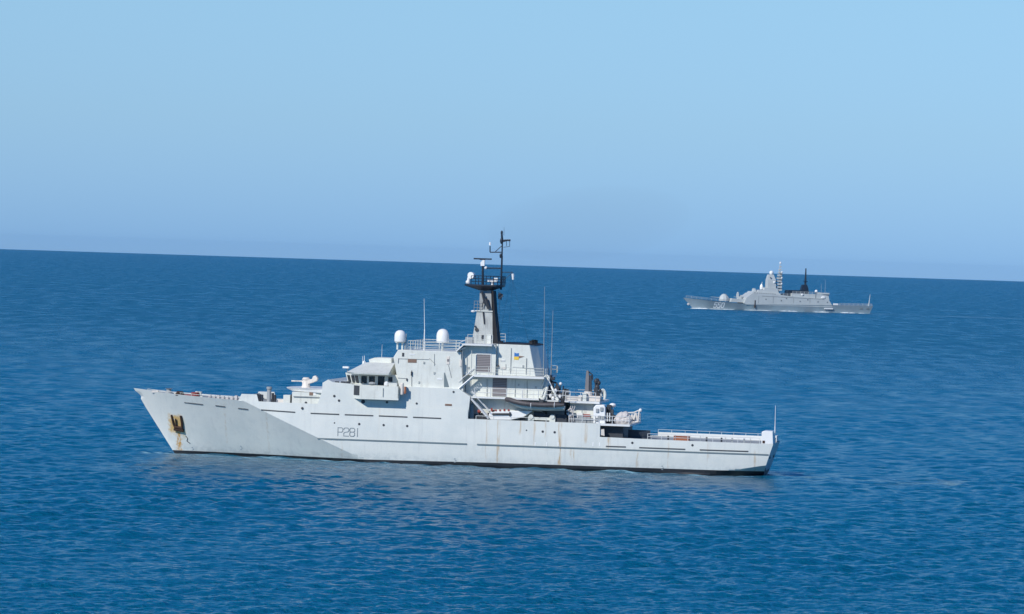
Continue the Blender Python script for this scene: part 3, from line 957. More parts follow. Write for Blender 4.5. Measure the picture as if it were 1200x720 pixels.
# ---- after structure: inner walls and decks
DY = -6.5
z1d = S(590,466.2,DY)[1]     # deck 1 edge
z2d = S(600,440.8,DY)[1]     # deck 2 edge
z3d = S(560,403.2,-6.2)[1]   # mast platform
xA = S(543,450,-4.7)[0]
IW = -4.85
MB().box(xA-.05, S(636,455,IW)[0], IW, -IW, 5.66, z2d-.15).build('after_house', M['white'], ship)
def slab(px0, px1, Y, z, th, name, mat=None, x_in=None):
    xa, _ = S(px0, 440, Y); xb, _ = S(px1, 440, Y)
    return MB().box(xa, xb, Y, -Y, z-th, z).build(name, mat or M['deckedge'], ship)
slab(553, 638, DY, z1d, .18, 'deck')
slab(555.5, 637.5, DY+.05, z2d, .26, 'deck')
# uptake house between the upper block and the funnel
x0 = S(541,420,-5.5)[0]; x1 = S(580,420,-5.5)[0]
MB().box(x0, x1+.1, -5.5, 5.5, z2d-.1, z3d-.1).build('uptake_house', M['white'], ship)
xm0 = S(544.5,403,-6.2)[0]; xm1 = S(577,404,-6.2)[0]
b = MB().prism([(xm0-.9, ztopU+.01), (xm0-.05, z3d-.22), (xm1, z3d-.22), (xm1, z3d), (xm0, z3d), (xm0-1.0, ztopU+.12)], -6.75, 6.75)
b.build('mast_deck', M['deckedge'], ship)
panel(558.3,415.5,574.8,436,-5.5, M['louvre'], 'vent_grille', frame=M['brightwhite'])
panel(577.3,443.5,593.8,464.3,IW, M['louvre'], 'vent_grille', d=.1)
panel(545,449,546,464,IW, M['grey'], 'pipe', d=.08)
# funnel
zb = z2d+.0
zt0 = S(580,402.8,-5.0)[1]
xl = x1 + .1
def fr(px, py, Y): return S(px, py, Y)[0]
bot = [(xl,-5.0,zb),(fr(627.5,441,-5.0),-5.0,zb),(fr(637,442,-3.7),-3.5,zb),(fr(637,442,-3.7),3.5,zb),(fr(627.5,441,-5.0),5.0,zb),(xl,5.0,zb)]
top = [(xl,-5.0,zt0),(fr(620.5,404,-5.0),-5.0,zt0-.02),(fr(629.5,406,-3.7),-3.5,zt0-.12),(fr(629.5,406,-3.7),3.5,zt0-.12),(fr(620.5,404,-5.0),5.0,zt0-.02),(xl,5.0,zt0)]
MB().loft([bot, top]).build('funnel', M['white'], ship, bevel=.06)
fn = ship.children[-1] if False else None
b = MB()
b.loft([[(x*1.0, y*1.01, z+.0) for x, y, z in top], [(x, y*.98, z+.07) for x, y, z in top]])
b.build('soot_rim', M['black'], ship)
for px, Y, h_ in ((623,-2.4,.40),(625.8,-1.2,.48),(627.5,.6,.40),(587,-2.5,.2)):
    x = fr(px, 402, Y)
    b = MB().lathe((x, Y, zt0+.05), [(.30,0),(.28,h_*.8),(.33,h_),(.22,h_+.02),(.20,h_*.6)], 10)
    b.build_each('exhaust_pipe', M['black'], ship)
# badge on the funnel: blue over yellow with a dark tail
Yb = -5.02
def P2(px, py): 
    return S(px, py, Yb)
MB().prism([P2(602.6,418), P2(602.9,413.2), P2(605,414.3), P2(608,414), P2(608,418)], Yb-.02, Yb+.03).build('badge', M['blue'], ship)
MB().prism([P2(602.4,421.6), P2(602.4,418.05), P2(608,418.05), P2(608,421.9)], Yb-.02, Yb+.03).build('badge', M['yellow'], ship)
MB().prism([P2(608.05,420), P2(608.05,417.2), P2(614.5,418)], Yb-.02, Yb+.03).build('badge', M['brown'], ship)
b = MB()
for a, c in (((601,430.5),(635,433)), ((581,430),(581,412)), ((584,431),(584,421)), ((586.5,432.5),(592.5,432.8)), ((586.5,423),(592,423.2)), ((592.8,427),(592.8,433))):
    (xa, za), (xc, zc_) = S(a[0], a[1], Yb), S(c[0], c[1], Yb)
    b.tube((xa, Yb-.03, za), (xc, Yb-.03, zc_), .035, n=4)
b.build_each('cable_run', M['grey'], ship)
panel(588,421.8,592,424,-5.0, M['brightwhite'], 'fitting')
panel(588,430,592.8,433,-5.0, M['cream'], 'fitting')
for px in (580.5, 583.8):
    x, z = S(px, 430, -5.1); MB().lathe((x,-5.15,z-.1),[(.1,0),(.12,.2),(.03,.35)],8).build('lamp', M['dark'], ship)
# railings on the decks
xa, _ = S(556,440,DY); xb_, _ = S(637,443,DY)
railing(ship, [(xa,DY+.1,z2d),(xb_,DY+.1,z2d)], 1.0, 3, 1.7, .024, M['white'])
railing(ship, [(xb_,DY+.1,z2d),(xb_,-DY-.1,z2d)], 1.0, 3, 1.7, .024, M['white'])
xa, _ = S(556,466,DY); xb_, _ = S(668,469,DY)
railing(ship, [(xa,DY+.1,z1d),(xb_,DY+.1,z1d)], 1.05, 2, 1.9, .034, M['deckedge'])
xa, _ = S(545,403,-6.1); xb2, _ = S(577,403,-6.1)
railing(ship, [(xa+.3,-6.0,z3d),(xb2,-6.0,z3d)], 1.1, 2, 1.2, .026, M['white'])
railing(ship, [(xa+.3,6.0,z3d),(xb2,6.0,z3d)], 1.1, 3, .8, .03, M['white'])
x, z = S(546,396,-4.5)
MB().box(x, x+.9, -5.0, -4.2, z3d, z+.1).build('deck_box', M['grey'], ship)
# stairs
a = S(555.5,440.5,-6.1); c = S(537.5,456.2,-6.1)
ladder(ship, (a[0],-6.0,a[1]), (c[0],-6.0,c[1]), .8, 10, M['brightwhite'], .07, 'stair')
a = S(552.5,467.5,-6.3); c = S(573,490.5,-6.0)
ladder(ship, (a[0],-6.2,a[1]), (c[0],-6.0,c[1]), .8, 12, M['brightwhite'], .07, 'stair')
a = S(538.5,410.5,-5.9); c = S(549,398.5,-5.9)
ladder(ship, (a[0],-5.9,a[1]), (c[0]-.3,-5.9,c[1]-.9), .6, 5, M['brightwhite'], .05, 'stair')
# curved ends of the boat bay
b = MB()
for px in (547.2,):
    x, _ = S(px, 480, -6.7)
    b.prism([(x-.25,5.72),(x-.3,8.0),(x+.15,8.0),(x+.25,7.7),(x+.1,7.2),(x+.02,6.3),(x+.2,5.72)], -6.72, -6.4)
b.build('bay_frame', M['white'], ship)
# gear inside the boat bay
b = MB()
for i in range(14):
    px = 552 + i*1.6; x, z = S(px, 486+random.uniform(-3,3), -5.3)
    b.box(x-.12, x+.12, -5.5, -5.1, 5.65, z)
b.build_each('stowed_gear', M['dark'], ship)
b = MB(); x, _ = S(553,480,-5.6); b.lathe((x,-5.6,5.66),[(.28,0),(.30,.2),(.30,1.6),(.15,1.85)],10); b.build('drum', M['grey'], ship)
for px, mat in ((561.5,'red'),(578,'rust')):
    x, z = S(px, 482.5, -5.6); b = MB(); b.tube((x-.15,-5.7,z),(x+.2,-5.7,z+.05),.22,n=10); b.build('hose_reel', M[mat], ship)
xa, _ = S(558,490,-6.5); 
railing(ship, [(xa,-6.6,5.64),(S(640,493,-6.6)[0],-6.6,5.64)], .45, 1, 2.4, .03, M['deckedge'])
# white cradle shaped like a shallow boat under the inflatable
cr = [S(573,486,-5.6), S(576,481.5,-5.6), S(625,481.5,-5.6), S(614,489,-5.6), S(598,492.5,-5.6), S(574,492,-5.6)]
MB().prism(cr, -5.9, -4.9).build('boat_cradle', M['brightwhite'], ship, bevel=.08)
b = MB(); a = S(577,485.5,-5.9); c = S(599,485.5,-5.9); b.tube((a[0],-5.98,a[1]),(c[0],-5.98,c[1]),.13,n=8); b.tube((c[0]-.15,-6.02,c[1]-.25),(c[0]-.15,-6.02,c[1]+.25),.09,n=6)
b.build('cradle_roller', M['dark'], ship)
b = MB()
for px in (576,581,586,591,596): 
    x, z = S(px, 481, -5.9); b.box(x-.1,x+.12,-5.95,-5.8,z-.1,z+random.uniform(.05,.3))
b.build_each('lashing', M['red'], ship)
# bogie below the boat
b = MB()
for px in (622.5, 647.5):
    x, z = S(px, 488.5, -6.0)
    b.box(x-.35,x+.35,-6.2,-5.4,5.65,z); b.tube((x,-6.3,z),(x,-5.3,z),.28,n=10)
x, z = S(622,491,-6.0); x2, z2 = S(648,491.5,-6.0)
b.box(x,x2,-6.1,-5.8,z-.12,z+.22)
b.build('boat_bogie', M['white'], ship)
b = MB()
for px, y, s_ in ((612,-5.2,.3),(630,-5.0,.45),(636,-5.1,.4),(643,-5.3,.3),(655,-5.6,.35),(661,-5.6,.35),(668,-5.4,.4)):
    x, _ = S(px, 490, y); b.box(x-s_,x+s_,y-.3,y+.3,5.65,5.65+s_*2.6)
b.build_each('stowed_gear', M['dark'], ship)

# ---- boat davit and machinery aft of the funnel
b = MB()
def pt(px, py, Y): x, z = S(px, py, Y); return (x, Y, z)
b.path([pt(637,468,-5.8), pt(641,455,-5.2), pt(643.5,442,-4.6), pt(640,440,-4.6), pt(636,452,-5.0)], .17, 6)
b.path([pt(641,443,-4.6), pt(649,459,-5.4), pt(654.5,470,-6.4)], .13, 6)
b.path([pt(640,470,-5.6), pt(640.5,447,-4.8)], .14, 6)
b.tube(pt(634,466,-5.4), pt(641,447,-4.8), .07)
b.build('davit', M['white'], ship)
b = MB()
b.path([pt(645,470,-4.4), pt(645.5,440,-4.2)], .2)
b.path([pt(650,470,-4.4), pt(652,452,-4.2)], .14)
b.path([pt(645,447,-4.4), pt(652,449,-4.2), pt(656,458,-4.4)], .12)
for px, py, s_ in ((648,458,.35),(646,452,.3),(651,462,.45),(655,464,.4),(659,466,.35),(648,444,.2),(661,462,.25),(653,455,.25)):
    p = pt(px, py, -4.3); b.box(p[0]-s_,p[0]+s_,-4.7,-3.9,p[2]-s_,p[2]+s_)
b.build('winch', M['dark'], ship)
b = MB()
for px, py in ((648,467),(652.5,467.5),(656,465),(645,464),(651,458)):
    p = pt(px, py, -4.95); b.blob(p, .22, .2, .26, 8, 4)
b.build_each('fitting', M['brightwhite'], ship)
b = MB(); p = pt(657,450,-4.2); b.blob(p,.2,.2,.2,10,6); b.build_each('lamp', M['brightwhite'], ship, smooth=True)
b = MB(); b.tube(pt(657,451,-4.2), pt(656.5,463,-4.2), .05); b.build('lamp_post', M['dark'], ship)
p = pt(647.5,437,-3.9); railing(ship, [(p[0]-.1,-3.9,p[2]),(p[0]+.5,-3.9,p[2]),(p[0]+.5,-3.0,p[2])], .85, 2, .6, .025, M['white'])
xs0, _ = S(640,470,-6.2); xs1, _ = S(664,470,-6.2)
MB().box(xs0-.3, xs1+.2, -5.6, 5.6, z1d-.3, z1d-.12).build('deck', M['deckedge'], ship)
MB().box(xs0-.2, xs1-.5, -3.6, 3.6, 5.65, z1d-.31).build('winch_house', M['grey'], ship)
# whips
for (px0, py0), (px1, py1) in (((638.3,336),(636.8,443)), ((648,364),(645.6,441)), ((642,378),(642.2,440))):
    thin = px0 == 642
    b = MB().tube(pt(px1,py1,-4.0), pt((px0+px1*1.0)/2,(py0+py1)/2,-4.0), .055 if not thin else .025, .04 if not thin else .025, 8)
    b.tube(pt((px0+px1)/2,(py0+py1)/2,-4.0), pt(px0,py0,-4.0), .032 if not thin else .02, .022, 8)
    b.build('whip_antenna', M['grey'] if not thin else M['dark'], ship)

# ---- after crane platform
zcp = S(680,470.3,-5.4)[1]
xa = S(662.5,470,-5.4)[0]; xb_ = S(702.5,472,-5.4)[0]
MB().box(xa, xb_, -5.4, 5.4, zcp-.26, zcp).build('crane_deck', M['deckedge'], ship)
xc = S(668,485,-4.3)[0]; xd = S(696,485,-4.3)[0]
MB().box(xc, xd, -4.3, 4.3, 5.65, zcp-.27).build('crane_house', M['white'], ship)
panel(684,485.6,691.5,489.2,-4.3, M['red'], 'fire_box', d=.25)
panel(676,484,683,490,-4.3, M['brightwhite'], 'locker', d=.3)
b = MB()
for px in (672,676,680.5,686,690,694):
    p = pt(px, 490+random.uniform(-1.5,1), -5.6); b.box(p[0]-.25,p[0]+.25,-5.9,-5.4,5.65,p[2]+.1)
b.build_each('deck_locker', M['grey'], ship)
b = MB()
for px in (667,669.5,672):
    b.path([pt(px,494,-6.2), pt(px-.5,483,-6.1), pt(px+2,476,-6.0)], .05)
b.path([pt(664,482,-6.1), pt(669,479,-6.1), pt(672,484,-6.1), pt(668,488,-6.1), pt(664,484,-6.1)], .09)
b.build('hose_rack', M['canvas'], ship)
# curved white equipment box
q = [S(695.5,494,-5.8), S(695.5,478,-5.8), S(698.5,474.6,-5.8), S(708,474.6,-5.8), S(709.5,477,-5.8), S(709.5,494,-5.8)]
q[0] = (q[0][0], 5.65); q[-1] = (q[-1][0], 5.65)
MB().prism(q, -6.0, -4.4).build('equipment_locker', M['brightwhite'], ship, bevel=.1)
for px, py in ((700,481.5),(702,489.5),(705,480),(706.5,490),(699,492)):
    p = pt(px, py, -6.02); MB().box(p[0]-.17,p[0]+.17,-6.14,-5.98,p[2]-.2,p[2]+.25).build('fitting', M['grey'], ship)
b = MB()
for px, py, s_ in ((712.5,480,.3),(715,484,.4),(713.5,489,.45),(717,490,.4),(720,491,.35),(714,477,.25)):
    p = pt(px, py, -4.6); b.box(p[0]-s_,p[0]+s_,-5.0,-4.2,5.65,p[2]+s_)
b.build('winch', M['dark'], ship)
b = MB(); p = pt(718,475,-4.2); b.blob(p,.42,.4,.26,12,6); b.tube((p[0]+.1,-4.2,5.7),(p[0]+.05,-4.2,p[2]-.1),.08); b.build('floodlight', M['brightwhite'], ship, smooth=True)
# crane
cy_ = -3.6
b = MB()
p = pt(691,470,cy_); b.box(p[0]-1.3,p[0]+1.4,cy_-.9,cy_+.9,zcp,zcp+.65)
b.lathe((p[0]-.2,cy_,zcp+.65),[(.6,0),(.5,.5)],12)
b.build('crane_base', M['cream'], ship, bevel=.05)
b = MB()
b.prism([S(685.3,464,cy_), S(686.8,441,cy_), S(687.6,434.5,cy_), S(689.8,434.5,cy_), S(690.4,441,cy_), S(690,464,cy_)], cy_-.28, cy_+.28)
b.build('crane_jib', M['vent'], ship)
b = MB()
b.prism([S(690.6,462,cy_), S(691,440,cy_), S(693.2,440,cy_), S(693.6,462,cy_)], cy_-.2, cy_+.2)
b.path([pt(690,436,cy_),pt(694,439,cy_),pt(694.5,446,cy_)], .08)
b.build('crane_ram', M['dark'], ship)
b = MB()
b.box(*[p[0]+.5,p[0]+.95,cy_-.3,cy_+.3,zcp+.6,zcp+1.6])
b.path([pt(697,448,cy_),pt(701,444,cy_),pt(701.5,452,cy_)], .12)
b.path([pt(698,466,cy_),pt(698,446,cy_)], .13)
for px, py, r_ in ((699,447,.3),(702,449,.22),(700,454,.3),(703,458,.2),(700,462,.32)): b.blob(pt(px,py,cy_), r_, .3, r_*1.2, 8, 4, .1)
b.build('crane_winch', M['dark'], ship)
b = MB()
L = [pt(706.5+3.0*math.cos(a), 463+6.5*math.sin(a), -3.4) for a in np.linspace(0, 2*math.pi, 15)]
b.path(L, .12); b.path([pt(703,468,-3.4), pt(706,457,-3.4)], .12); b.path([pt(708,469,-3.4), pt(708,458,-3.4)], .09)
b.tube(pt(704.5,470.5,-3.4), pt(704,463,-3.4), .14)
b.build('grab_bracket', M['white'], ship)
b = MB(); b.path([pt(706,456,-3.3),pt(708.2,466,-3.3)],.14); b.build('grab_hook', M['dark'], ship)
MB().box(S(663.5,467,-4.8)[0], S(682,467,-4.8)[0], -5.1, -4.0, zcp, zcp+.55).build('deck_box', M['cream'], ship, bevel=.04)
x, _ = S(682,467,-4.8)
MB().box(x+.02, x+.55, -5.0, -4.2, zcp, zcp+.95).build('deck_box', M['white'], ship, bevel=.03)
railing(ship, [(xa,-5.3,zcp),(xb_-.5,-5.3,zcp)], 1.05, 2, 1.7, .03, M['deckedge'])
railing(ship, [(xa,5.3,zcp),(xb_-.5,5.3,zcp)], 1.05, 3, 1.7, .03, M['white'])

# ---- after end of the boat deck: platform overhanging the flight deck
zp = 5.68
xe = S(738,500,-6.7)[0]
MB().box(18.3, xe, -6.76, 6.76, zp-.22, zp+.01).build('after_platform', M['deckedge'], ship)
b = MB()
for px in (709,720,727.5):
    for Y in (-4.8, 4.8):
        x, _ = S(px, 505, Y); b.tube((x,Y,4.0),(x,Y,zp-.22),.12,n=8)
b.build_each('pillar', M['grey'], ship)
MB().box(18.95, S(730,505,-5.6)[0], -5.6, 5.6, 4.04, zp-.23).build('opening_shade', M['dark'], ship)  # dark box filling the opening under the platform; its colour stands for shade
b = MB(); p = pt(707,507,-5.8); b.prism([S(700,504,-6.5),S(704,503.5,-6.5),S(708,503,-6.5),S(708.5,511,-6.5),S(704,510,-6.5)],-6.6,-6.2); b.build('mooring_reel', M['cream'], ship)
# covered machinery on the platform
b = MB()
for px, py, s_ in ((726,491,.75),(731,490,.85),(735,491,.75),(728.5,487,.6),(733,486,.55)):
    p = pt(px, py, -4.6); b.blob((p[0],-4.6,p[2]-.15), s_, .8, s_*.95, 12, 7, .07)
b.build('covered_winch', M['canvas'], ship)
b = MB()
b.path([pt(739,497,-4.9),pt(741,486,-4.9),pt(743,492,-4.9),pt(745,484,-4.9),pt(748,494,-4.9)], .13)
b.path([pt(736,484,-4.9),pt(743,483.5,-4.9),pt(749,481,-4.9)], .08)
b.path([pt(740,495,-4.9),pt(748,494.5,-4.9),pt(749,482,-4.9)], .10)
b.path([pt(742,495,-4.4),pt(746,486,-4.4)], .2)
b.build('stern_davit', M['cream'], ship)
b = MB(); p = pt(750.5,481,-4.9); b.blob(p,.2,.2,.22,10,6); b.build_each('lamp', M['brightwhite'], ship)
xr0 = S(667,496,-6.6)[0]
railing(ship, [(xr0,-6.65,5.65),(18.3,-6.65,5.66),(xe-.1,-6.65,zp)], .95, 2, 2.1, .036, M['deckedge'])
railing(ship, [(xe-.1,-6.65,zp),(xe-.1,6.65,zp)], .95, 3, 2.1, .03, M['deckedge'])
railing(ship, [(11,6.65,5.65),(xe-.1,6.65,zp)], .95, 3, 2.1, .03, M['deckedge'])
b = MB(); b.path([pt(711.8,494,-6.2),pt(711.8,484,-6.2)],.08); b.path([pt(714.5,494,-6.2),pt(714.5,484,-6.2)],.08); b.build_each('post', M['deckedge'], ship)

# ---- flight deck: bulwarks, rails, stern locker
x0 = S(733,510,-6.6)[0]; x1 = S(759,510,-6.6)[0]
zbul = S(745,508.3,-6.5)[1]
MB().box(x0, x1, -3.6, -3.4, 3.98, 4.98).build('screen', M['navy'], ship)
b = MB()
q = [18.95] + [x for x in xs if 19 < x < x1] + [x1]
railing(ship, [(X, -(interp(X, BT)-.12), ztop(X)-.05) for X in (x1, 28, 31, 34, 37)] + [(38.1, -5.75, 3.9)], .72, 2, 1.75, .028, M['deckedge'])
railing(ship, [(X, (interp(X, BT)-.12), ztop(X)-.05) for X in (x1, 28, 31, 34, 37)] + [(38.9, 5.7, 3.9)], .80, 2, 1.75, .022, M['deckedge'])
# coaming behind the near rail
b = MB()
for X in np.arange(x1, 38, 1.0):
    ya, yc = interp(X, BT)-.1, interp(X+1, BT)-.1
    b.add([(X,ya,3.9),(X+1,yc,3.9),(X+1,yc,4.45),(X,ya,4.45),(X,ya-.06,3.9),(X+1,yc-.06,3.9),(X+1,yc-.06,4.45),(X,ya-.06,4.45)],
          [(0,1,2,3),(4,7,6,5),(3,2,6,7),(0,4,5,1),(0,3,7,4),(1,5,6,2)])
b.build('bulwark', M['deckedge'], ship)
for px in (763,783,828,845.5,858,872):
    p = pt(px, 514+(px-760)*.04, -5.9)
    MB().box(p[0]-.1,p[0]+.1,-6.0,-5.8,3.95,4.5).build('deck_fitting', M['dark'] if px in (783,828,845.5) else M['grey'], ship)
xa, za = S(892.8,505.8,-5.6); xb_, _ = S(905.5,506,-5.6)
MB().prism([(xa,3.9),(xa,za-.05),(xa+.3,za+.08),(xb_,za+.05),(xb_+.1,3.95)], -5.75, -3.2).build('stern_locker', M['brightwhite'], ship, bevel=.04)
MB().box(38.3, 39.5, 3.4, 5.6, 3.9, 4.6).build('stern_locker', M['deckedge'], ship, bevel=.04)
panel(893.5,516.6,896.3,519.6,-5.76, M['rust'], 'fitting')
b = MB().tube(pt(907.8,520,-4.2), pt(908.2,500,-4.2), .065, .05, 8); b.tube(pt(908.2,500,-4.2), pt(908.8,475.5,-4.2), .04, .018, 8)
b.build('whip_antenna', M['brightwhite'], ship)
b = MB()
for y in (-4.6,-2.6,2.6,4.2):
    b.lathe((39.3,y,3.9),[(.14,0),(.14,.4),(.2,.5)],8)
b.build_each('stern_bollard', M['grey'], ship)
b = MB()
for y, z in ((-3.6,2.4),(3.0,2.3),(-4.4,.9)):
    xx = 39.75-(4.0-z)*.31; b.box(xx-.05,xx+.04,y-.3,y+.3,z-.3,z+.3)
b.build_each('transom_fitting', M['dark'], ship)

# ---- mast
mast_y = 1.15
def mring(px0, px1, py, hy):
    (xa, z), (xb, _) = S(px0, py, -hy), S(px1, py, -hy)
    return [(xa,-hy,z),(xb,-hy,z),(xb,hy,z),(xa,hy,z)]
r1_ = mring(552.8,577.3,403,1.5); r1_ = [(x,y,z3d-.02) for x,y,z in r1_]
tower = MB().loft([r1_, mring(558.8,577,365,1.15)]).build('mast_tower', M['mastgrey'], ship)
MB().loft([mring(561.5,576.3,363.8,1.0), mring(562.4,575.6,340,.85)]).build('upper_mast', M['grey'], ship)
MB().loft([mring(557.8,578,365,1.3), mring(557.8,578,363.8,1.3)]).build('mast_collar', M['white'], ship)
# soot-blackened after side of the mast
x0_, z0_ = S(577.6,404,-1.2); q = [S(577.6,404,-1.3), S(577.4,365,-1.2), S(576.8,341,-.9), S(578.6,341,-.9), S(579.8,365,-1.2), S(584,404,-1.3)]
MB().prism(q, -1.32, 1.32).build('mast_fin', M['black'], ship)
b = MB()
for px0, py0, px1, py1, r_ in ((566.3,366,567.8,380,.10),(564.8,342,568,356,.14),(569.5,350,572.5,362,.2),(568,345,565,360,.06)):
    b.tube(pt(px0,py0,-1.25), pt(px1,py1,-1.3), r_, n=6)
b.build_each('cable_run', M['dark'], ship)
for px, py, r_ in ((558.6,386.5,.22),(557,382.8,.12),(565.3,395.5,.12),(573.2,399,.12)):
    p = pt(px, py, -1.4); MB().tube((p[0],-1.2,p[2]),(p[0],-1.52,p[2]),r_,n=12).build('mast_fitting', M['dark'], ship)
panel(564.4,392.5,566.4,398.6,-1.48, M['dark'], 'hatch', d=.06)
MB().box(S(571,398,-1.5)[0],S(575.5,398,-1.5)[0],-1.62,-1.4,z3d,z3d+1.1).build('door', M['white'], tower)
b = MB(); b.tube(pt(553.5,364.5,-1.2), pt(558.5,364.5,-1.2),.05); b.blob(pt(554.3,365,-1.2),.28,.25,.14,8,4); b.build('horn', M['brightwhite'], ship)
p = pt(556.5,364.5,-1.3); railing(ship, [(p[0]-.1,-1.3,p[2]),(p[0]+.7,-1.3,p[2])], 1.2, 3, .4, .025, M['grey'])
# mast-head platform
def pring(px0, px1, py, hy):
    (xa, z), (xb, _) = S(px0, py, 0), S(px1, py, 0)
    c_ = .7
    return [(xa,-hy+c_,z),(xa+c_,-hy,z),(xb-c_,-hy,z),(xb,-hy+c_,z),(xb,hy-c_,z),(xb-c_,hy,z),(xa+c_,hy,z),(xa,hy-c_,z)]
ra, rb_, rc = pring(546,590.5,334.6,2.0), pring(546,590.5,333.2,2.0), pring(562,577,340.5,.95)
zA = ra[0][2]
ra = [(x,y,zA) for x,y,z in ra]; rb_ = [(x,y,zA+.16) for x,y,z in rb_]
MB().loft([rc, ra, rb_]).build('mast_platform', M['navy'], ship)
zP = zA+.16
xa, xb_ = rb_[0][0], rb_[3][0]
railing(ship, [(xa+.9,-1.95,zP),(xb_-.1,-1.95,zP),(xb_-.1,1.95,zP),(xa+.9,1.95,zP)], 1.05, 3, .95, .035, M['navy'])
b = MB().tube(pt(565.6,334,0), pt(565.8,312,0), .16, .13, 8)
b.build('radar_post', M['navy'], ship)
b = MB(); b.prism([S(563.6,311.8,0),S(563.4,308,0),S(566,305,0),S(568.2,305,0),S(568,311.8,0)], -.3, .3)
b.build('radar_drive', M['brightwhite'], ship)
b = MB(); a, c = pt(555.2,303.3,0), pt(576.2,303.6,0); b.box(a[0],c[0],-.12,.12,a[2]-.09,a[2]+.09); b.prism([S(562.5,305,0),S(562,303.6,0),S(569,303.6,0),S(568.4,305,0)],-.2,.2)
b.build('radar_scanner', M['navy'], ship)
b = MB(); a, c = pt(571.5,329.4,-1.2), pt(583,329.4,-1.2); b.box(a[0],c[0],-1.35,-1.05,a[2]-.16,a[2]+.14); p = pt(577,331,-1.2); b.tube((p[0],-1.2,zP),(p[0],-1.2,a[2]-.1),.14); p = pt(581.5,327.8,-1.2); b.box(p[0]-.25,p[0]+.2,-1.4,-1.0,p[2]-.2,p[2]+.2)
b.build('radar_scanner', M['brightwhite'], ship)
b = MB(); p = pt(552,323.5,-.9); b.tube((p[0],-1.3,p[2]+.05),(p[0]+.2,-.7,p[2]+.05),.42,.36,14); b.tube((p[0]-.25,-1.0,p[2]-.2),(p[0]-.3,-1.0,zP+.1),.17,.22,10); b.blob((p[0]-.35,-1.0,zP+.25),.28,.25,.25,10,6)
b.build('tracking_antenna', M['brightwhite'], ship)
# topmast, yards and aerials
X0 = pt(588.3,300,0)[0]
zt_ = pt(588.3,272,0)[2]
b = MB().tube((X0,0,zA-.4),(X0,0,pt(588.3,300,0)[2]),.13,.11,8)
b.tube((X0,0,pt(588.3,300,0)[2]),(X0-.02,0,pt(588.3,281,0)[2]),.09,.09,8)
b.tube((X0-.05,0,pt(588.3,281,0)[2]),(X0-.15,0,pt(588,271,0)[2]),.15,.10,8)
b.blob((X0-.12,0,pt(588.3,273,0)[2]),.15,.15,.28,8,5)
b.tube((X0+.15,0,pt(588.3,276,0)[2]),(X0+.15,0,pt(588.3,266.5,0)[2]),.025,.015,5)
b.blob((X0-.15,0,pt(588.3,300,0)[2]),.17,.16,.3,8,5); b.blob((X0-.1,0,pt(588.3,282.5,0)[2]),.22,.2,.4,8,5)
b.build('topmast', M['navy'], ship)
b = MB()
b.tube(pt(569.5,314.3,0), pt(588,314.8,0), .09)
b.path([pt(574.3,288.5,0), pt(574.3,295.8,0), pt(587.5,295.8,0)], .075); b.tube(pt(580,295.6,0), pt(587.8,288.5,0), .05)
b.tube(pt(588.5,281.8,0), pt(598.2,281.8,0), .10, .14); b.tube(pt(588.5,283.8,0), pt(594,282.3,0), .07)
b.path([pt(593.5,282,0), pt(593.5,288.5,0)], .035); b.path([pt(597.3,283,0), pt(597.3,289,0), pt(590,290,0)], .035)
b.tube(pt(588.5,319.3,0), pt(601.3,319.3,0), .05); b.tube(pt(590,329,0), pt(600,320,0), .035)
b.build('yard', M['navy'], ship)
b = MB(); b.tube(pt(574.3,287.5,0), pt(574.2,284,0), .14, .10); p = pt(569.3,314,0); b.blob(p,.2,.2,.2,8,5); b.tube(pt(601,321,0), pt(601.2,328,0), .17, .12)
b.build('aerial', M['brightwhite'], ship)
b = MB()
for p_, q_ in (((601,328,0),(595,399,2)), ((600,321,0),(584,401,2)), ((587,341,-1),(581.5,402,-2)), ((585,341,-1),(585,402,-3)), ((598.5,321,0),(620,403,2))):
    b.tube(pt(*p_), pt(*q_), .012, n=4)
b.build_each('rigging', M['dark'], ship)
# signal flag hanging below the platform: a thing of its own
fx_, fy_, fz_ = pt(586.6,343,-1.8)
fl = thing('signal_flag', shiploc(fx_, fy_, fz_), -PSI, 'small limp dark signal flag hanging below the mast platform of the white patrol ship', 'flag')
b = MB()
W = []
for i in range(9):
    z = -.09*i; row = []
    for j in range(5):
        row.append((.16*j*(1-.05*i)-.28+.05*math.sin(i*1.3+j), .06*math.sin(j*2.1+i*.8), z-.05*j))
    W.append(row)
vsf = [p for r_ in W for p in r_] + [(x, y+.03, z) for r_ in W for x, y, z in r_]
ff = []
for i in range(8):
    for j in range(4):
        a = i*5+j; ff += [(a,a+1,a+6,a+5), (45+a,45+a+5,45+a+6,45+a+1)]
for i in range(8): ff += [(i*5,i*5+5,45+i*5+5,45+i*5),(i*5+4,45+i*5+4,45+i*5+9,i*5+9)]
b.add(vsf, ff); b.tube((-.3,0,.7),(-.3,0,-.75),.015)
b.build('cloth', M['navy'], fl)

